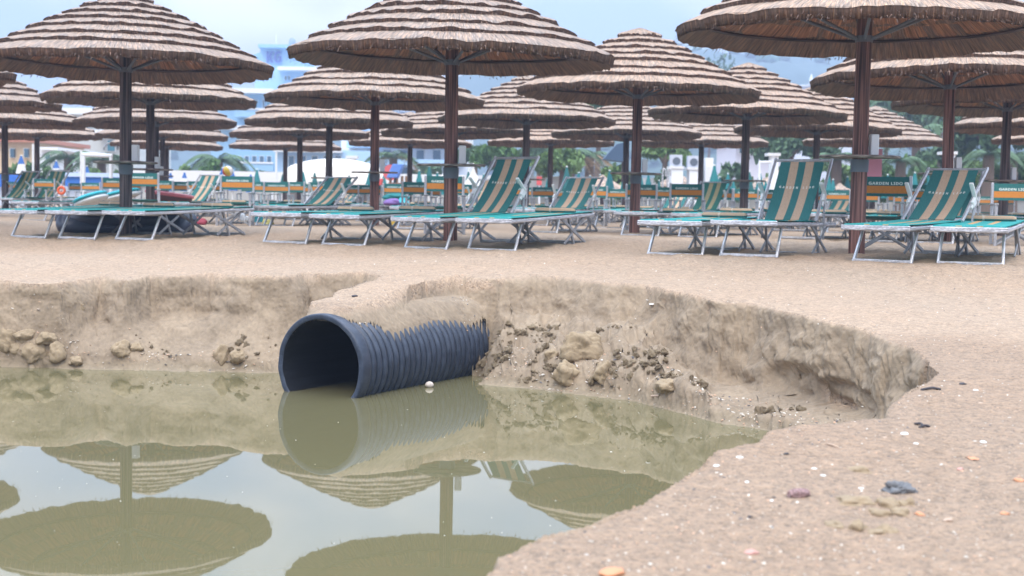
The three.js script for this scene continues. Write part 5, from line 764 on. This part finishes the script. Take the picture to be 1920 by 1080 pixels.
{ // blue and white hoarding and shower frame at the left
  const t = thing('hoarding', 'low blue panel fence with white top strip behind the left loungers', 'fence'); part('panel', P(-10, 40, 327, 350, 48, 0.1), mat([0.03, 0.14, 0.52], 0.6), t); part('panel', P(122, 232, 331, 349, 48, 0.1), mat([0.03, 0.16, 0.55], 0.6), t); part('top_strip', P(122, 232, 325, 331, 47.9, 0.15), mat([0.5, 0.62, 0.8], 0.6), t); part('base_wall', P(120, 234, 350, 398, 48.2, 0.15), mat([0.52, 0.57, 0.64], 0.8), t); part('base_wall', P(-10, 42, 350, 398, 48.2, 0.15), mat([0.52, 0.57, 0.64], 0.8), t);
  const u = thing('shower_frame', 'white tubular shower frame left of the leftmost big post', 'frame'); for (const x of [157, 208]) part('upright', rod(at(x, 395, 44).toArray(), at(x, 290, 44).toArray(), 0.055), M.trimWhite, u); part('crosspiece', rod(at(155, 290, 44).toArray(), at(211, 292, 44).toArray(), 0.065), M.trimWhite, u); part('shower_head', new THREE.TorusGeometry(0.22, 0.03, 8, 16, Math.PI).translate(...at(208, 281, 44).toArray()), M.aluDull, u);
  for (const [x, y, h, l] of [[62, 270, 48, 'thin pale flag pole at the left beside the far post'], [518, 285, 50, 'thin white pole left of the white tent'], [152, 282, 46, 'thin pole touching the left side of the shower frame']]) solo('pole', rod(at(x, 398, h).toArray(), at(x, y, h).toArray(), 0.035), M.plastic, l, 'pole');
  // dark boat drawn up under the loungers
  const bp = V(...at(235, 430, 17.4).toArray()), g = new THREE.CapsuleGeometry(0.17, 1.35, 8, 28).rotateZ(Math.PI / 2).scale(1, 0.95, 1.5), pp = g.attributes.position; for (let i = 0; i < pp.count; i++) { const x = pp.getX(i), y = pp.getY(i), z = pp.getZ(i); pp.setY(i, Math.max(y, -0.1) * (1 + 0.3 * noise(x * 2.2, 1, z * 2)) + 0.05 * noise(x * 4, 3, z * 4) + 0.018 * noise(x * 13, 5, z * 9)); } g.computeVertexNormals();
  const boatM = mat([0.035, 0.045, 0.075], 0.38), bt = thing('dinghy', 'dark blue black slack rubber dinghy lying under the left loungers', 'boat', [bp.x, ground(bp.x, 17.4) + 0.05, -17.4], 0.06); part('hull', g, boatM, bt); part('tube', wobble(new THREE.TorusGeometry(0.62, 0.09, 12, 40).rotateX(Math.PI / 2).scale(1.25, 1, 0.5).translate(0, 0.1, -0.05), 0.06, 4), boatM, bt);
  // boards and boats at the left
  const board = (x0, y0, x1, y1, D, w, m, m2, label) => { const a = at(x0, y0, D), b = at(x1, y1, D), L = a.distanceTo(b), t2 = thing('paddle_board', label, 'board', a.clone().add(b).multiplyScalar(0.5)); t2.rotation.z = Math.atan2(b.y - a.y, b.x - a.x); part('deck', new THREE.SphereGeometry(1, 28, 12).scale(L / 2, 0.05, w).translate(0, 0.03, 0), m, t2); part('hull', new THREE.SphereGeometry(1, 28, 12).scale(L / 2 * 0.99, 0.07, w * 0.97).translate(0, -0.03, 0), m2, t2); };
  const aqua = mat([0.02, 0.42, 0.50], 0.4), wht = mat([0.62, 0.64, 0.64], 0.45);
  board(140, 384, 200, 362, 21, 0.38, aqua, wht, 'turquoise and white paddle board leaning left of the leftmost big post'); board(196, 372, 262, 357, 22.5, 0.38, aqua, wht, 'turquoise paddle board passing behind the leftmost big post');
  const k = thing('rowing_boat', 'small boat with red stripe right of the leftmost big post', 'boat', at(318, 364, 25)); part('hull', new THREE.SphereGeometry(1, 28, 12, 0, 6.2832, Math.PI / 2, Math.PI / 2).scale(0.42, 0.28, 0.24), mat([0.10, 0.04, 0.035], 0.5), k); part('gunwale', new THREE.TorusGeometry(1, 0.06, 8, 32).rotateX(Math.PI / 2).scale(0.42, 0.5, 0.24), mat([0.60, 0.16, 0.18], 0.5), k); part('deck', new THREE.CylinderGeometry(0.4, 0.4, 0.02, 28).scale(1, 1, 0.57), wht, k); k.rotation.z = -0.12;
  const ball = thing('beach_ball', 'red and yellow beach ball above the lone armchair', 'ball', at(427, 321, 26)); const bc = [[0.62, 0.10, 0.06], [0.70, 0.48, 0.06], [0.66, 0.62, 0.56]]; for (let i = 0; i < 6; i++) part('gore', new THREE.SphereGeometry(0.10, 8, 12, i * Math.PI / 3, Math.PI / 3), mat(bc[i % 3], 0.4), ball); ball.rotation.z = 0.5;
  solo('ball_pole', rod(at(427, 332, 26.02).toArray(), [at(427, 332, 26.02).x, 0.8, -26.02], 0.012), M.aluDull, 'thin rod carrying the beach ball', 'pole');
  const buoy = solo('life_ring', new THREE.TorusGeometry(0.07, 0.03, 10, 24), mat([0.72, 0.13, 0.04], 0.5), 'orange life ring beside a distant armchair at the left', 'life ring', at(115, 357, 30)); 
  solo('ring_post', rod([at(115, 345, 30.1).x, 0.8, -30.1], at(115, 345, 30.1).toArray(), 0.025), M.whiteBox, 'white post that carries the orange life ring', 'post');
  // bright toys and bags
  const tg = (x, y, D, g2, m, label, cat, nm) => { const a = at(x, y, D); return solo(nm, g2, m, label, cat, [a.x, a.y, a.z]); };
  tg(755, 377, 26, new THREE.ConeGeometry(0.12, 0.16, 18).translate(0, 0.05, 0), aqua, 'small bright blue cone shaped tent or toy right of the white tent', 'toy', 'toy'); tg(738, 380, 26, lump(5, 0.2, 0.08, 0.14, 0.3, 4), mat([0.18, 0.09, 0.30], 0.6), 'purple soft bag beside the bright blue cone', 'bag', 'bag'); tg(742, 370, 27, lump(6, 0.28, 0.08, 0.2, 0.3, 4), M.teal, 'teal folded cloth behind the purple bag', 'cloth', 'cloth');
  tg(735, 417, 22, rbox(0.1, 0.1, 0.1, 0.02, 0, 0, 0), mat([0.62, 0.42, 0.06], 0.6), 'yellow bucket under a lounger near the middle left', 'bucket', 'bucket'); tg(376, 418, 21, lump(8, 0.10, 0.08, 0.1, 0.3, 4), mat([0.28, 0.03, 0.05], 0.7), 'dark red bag on the sand behind the lone armchair', 'bag', 'bag'); tg(333, 412, 20, lump(9, 0.12, 0.09, 0.1, 0.3, 4), mat([0.03, 0.12, 0.34], 0.7), 'blue bag on the sand right of the dinghy', 'bag', 'bag'); tg(277, 420, 21, lump(10, 0.1, 0.07, 0.1, 0.3, 4), mat([0.34, 0.05, 0.04], 0.7), 'red bag behind the dark dinghy', 'bag', 'bag'); tg(484, 412, 24, rbox(0.16, 0.13, 0.1, 0.02, 0, 0, 0), mat([0.03, 0.28, 0.34], 0.7), 'teal box under the small turned armchair', 'box', 'box'); tg(502, 420, 22, lump(12, 0.1, 0.08, 0.1, 0.3, 4), mat([0.46, 0.42, 0.14], 0.7), 'yellowish bag under a lounger left of the white tent', 'bag', 'bag');
  tg(455, 408, 19, new THREE.CapsuleGeometry(0.035, 0.05, 4, 10), wht, 'white bottle under the lone armchair, left one', 'bottle', 'bottle'); tg(463, 410, 19.2, new THREE.CapsuleGeometry(0.022, 0.03, 4, 10), wht, 'smaller white bottle under the lone armchair', 'bottle', 'bottle'); tg(1420, 398, 22, rbox(0.07, 0.08, 0.05, 0.01), wht, 'white box on a lounger left of the raised one at the right', 'box', 'box');
}
{ // low white wall, kiosks and pillars at the back
  const wall = thing('back_wall', 'long low whitish wall closing the beach at the back', 'wall'); part('wall', P(236, 1925, 348, 398, 61, 0.25), mat([0.40, 0.40, 0.38], 0.85), wall); part('coping', P(234, 1928, 345, 348, 60.9, 0.5), M.whiteBox, wall);
  const kiosk = (x0, x1, y0, D, label) => { const t = thing('kiosk', label, 'kiosk', [0, 0, 0], 0, 'white kiosks with fans'); part('wall', P(x0, x1, y0, 396, D, 0.8), M.trimWhite, t); part('cap', P(x0 - 2, x1 + 2, y0 - 4, y0, D - 0.05, 0.9), M.whiteBox, t); const c = at((x0 + x1) / 2, y0 - 14, D); part('fan_box', box(0.42, 0.46, 0.4, c.x, c.y, c.z - 0.3), mat([0.50, 0.53, 0.60], 0.6), t); part('fan', new THREE.CylinderGeometry(0.14, 0.14, 0.04, 24).rotateX(Math.PI / 2).translate(c.x, c.y, c.z - 0.09), mat([0.10, 0.12, 0.15], 0.5), t); };
  kiosk(1257, 1281, 316, 50, 'white kiosk with a fan unit, left of two behind the middle post'); kiosk(1291, 1312, 318, 50, 'white kiosk with a fan unit, right of two'); 
  const cab = thing('cabin', 'narrow white cabin right of the two kiosks', 'cabin'); part('wall', P(1321, 1338, 296, 396, 50, 0.7), M.trimWhite, cab); part('door', P(1325, 1335, 312, 396, 49.95, 0.1), M.whiteBox, cab);
  const pil = (x0, x1, y0, D, label) => { const t = thing('pillar', label, 'pillar'); part('shaft', P(x0, x1, y0 + 4, 396, D, 0.5), M.trimWhite, t); part('capital', P(x0 - 4, x1 + 4, y0, y0 + 5, D - 0.08, 0.66), M.whiteBox, t); };
  pil(1444, 1460, 287, 48, 'square white pillar with capital behind the raised lounger at the right'); pil(1774, 1792, 284, 40, 'white square post beside the second post at the right'); pil(652, 666, 292, 66, 'white pillar left of the play house'); 
  const fr = thing('window_frame', 'white open frame left of the square pillar', 'frame'); part('upright', rod(at(1424, 395, 48).toArray(), at(1424, 303, 48).toArray(), 0.04), M.trimWhite, fr); part('crosspiece', rod(at(1423, 304, 48).toArray(), at(1446, 304, 48).toArray(), 0.04), M.trimWhite, fr);
  const sign = thing('red_sign', 'small red sign plate right of the tall raised lounger', 'sign'); part('plate', P(1006, 1016, 331, 347, 45, 0.04), mat([0.62, 0.10, 0.10], 0.6), sign); part('pole', rod(at(1011, 395, 45.1).toArray(), at(1011, 340, 45.1).toArray(), 0.03), M.trimWhite, sign);
  const ladder = thing('pool_rail', 'curved chrome handrails left of the two kiosks', 'handrail'); for (const x of [1243, 1252]) part('rail', new THREE.TubeGeometry(new THREE.CatmullRomCurve3([at(x, 380, 47), at(x, 322, 47), at(x + 2, 315, 47), at(x + 5, 320, 47), at(x + 5, 330, 47)]), 20, 0.03, 8), M.alu, ladder);
  const huts = [[1130, 326, 62, 'low thatched hut roof far behind, left of the second-row middle post'], [1272, 322, 60, 'low thatched hut roof far behind the second-row armchairs'], [1462, 316, 80, 'low thatched hut roof far behind, left of the raised lounger at the right'], [1575, 342, 50, 'low thatched hut roof far behind, left of the reddish front post']];
  for (const [x, y, w, label] of huts) { const D = 54, a = at(x, y, D), t = thing('thatched_hut', label, 'hut', [a.x, GROUND_Y, -D], 0, 'low thatched huts at the back'), R = w * D / FPX / 1.3; part('post', rod([0, -0.1, 0], [0, a.y - GROUND_Y - 0.2, 0], 0.09), M.poleDark, t); for (let i = 0; i < 4; i++) { const r0 = R * (i + 1) / 4, yy = (a.y - GROUND_Y) - 0.5 * (i) / 4 * R; part('thatch_layer', new THREE.CylinderGeometry(Math.max(0.03, r0 - R / 4 - 0.06), r0, 0.26 * R * 0.75, 36, 1, false).translate(0, yy - 0.13 * R, 0), M.thatch, t); } }
  const shade2 = thing('dark_gazebo', 'dark blue tilted awning behind the middle second-row post', 'awning'); { const D = 52, a = at(1128, 300, D), b = at(1172, 268, D); const s = new THREE.Shape([new THREE.Vector2(0, 0), new THREE.Vector2(b.x - a.x, -0.1), new THREE.Vector2(b.x - a.x, b.y - a.y), new THREE.Vector2((b.x - a.x) * 0.55, (b.y - a.y) * 0.85)]); part('awning', new THREE.ExtrudeGeometry(s, { depth: 1.2, bevelEnabled: false }).translate(a.x, a.y, -D), mat([0.05, 0.09, 0.15], 0.8), shade2); part('post', rod([b.x - 0.1, GROUND_Y - 0.1, -D + 0.6], [b.x - 0.1, a.y, -D + 0.6], 0.06), M.poleDark, shade2); part('post', rod([b.x - 0.1, GROUND_Y - 0.1, -D + 1.0], [b.x - 0.1, a.y, -D + 1.0], 0.05), M.poleDark, shade2); }
  const net = thing('pale_net', 'pale gauzy net tent behind the middle front post', 'net'); { const D = 46; for (const [x0, x1, x2, y0, y1] of [[805, 838, 875, 300, 352], [862, 882, 912, 306, 352]]) { const c = at(x1, y0, D), a = at(x0, y1, D), b = at(x2, y1, D), g = new THREE.ConeGeometry((b.x - a.x) / 2, c.y - a.y, 10, 6, true), p = g.attributes.position; for (let i = 0; i < p.count; i++) { const f = 0.5 - p.getY(i) / (c.y - a.y), k = f > 0 ? Math.pow(f, 0.7) : 1; p.setX(i, p.getX(i) * k); p.setZ(i, p.getZ(i) * k); } g.computeVertexNormals(); part('cloth', g.translate((a.x + b.x) / 2, (c.y + a.y) / 2, -D), mat([0.55, 0.54, 0.50], 0.9), net); part('pole', rod([(a.x + b.x) / 2, GROUND_Y - 0.1, -D], [(a.x + b.x) / 2, c.y, -D], 0.03), M.plastic, net); } }
  const towel = solo('towel', [sheet(0.42, 0.62, 0.06, 8, 8).translate(...at(1636, 306, 30).toArray())], mat([0.52, 0.20, 0.24], 0.9), 'pinkish striped towel hanging behind the reddish front post', 'towel');
  solo('towel_post', [rod([at(1628, 290, 30.1).x, 0.8, -30.1], at(1628, 288, 30.1).toArray(), 0.04)], M.poleDark, 'dark post on which the pinkish towel hangs', 'post');
}
scene.fog = new THREE.FogExp2(0xbccfee, 0.0017);
renderer.render(scene, camera);
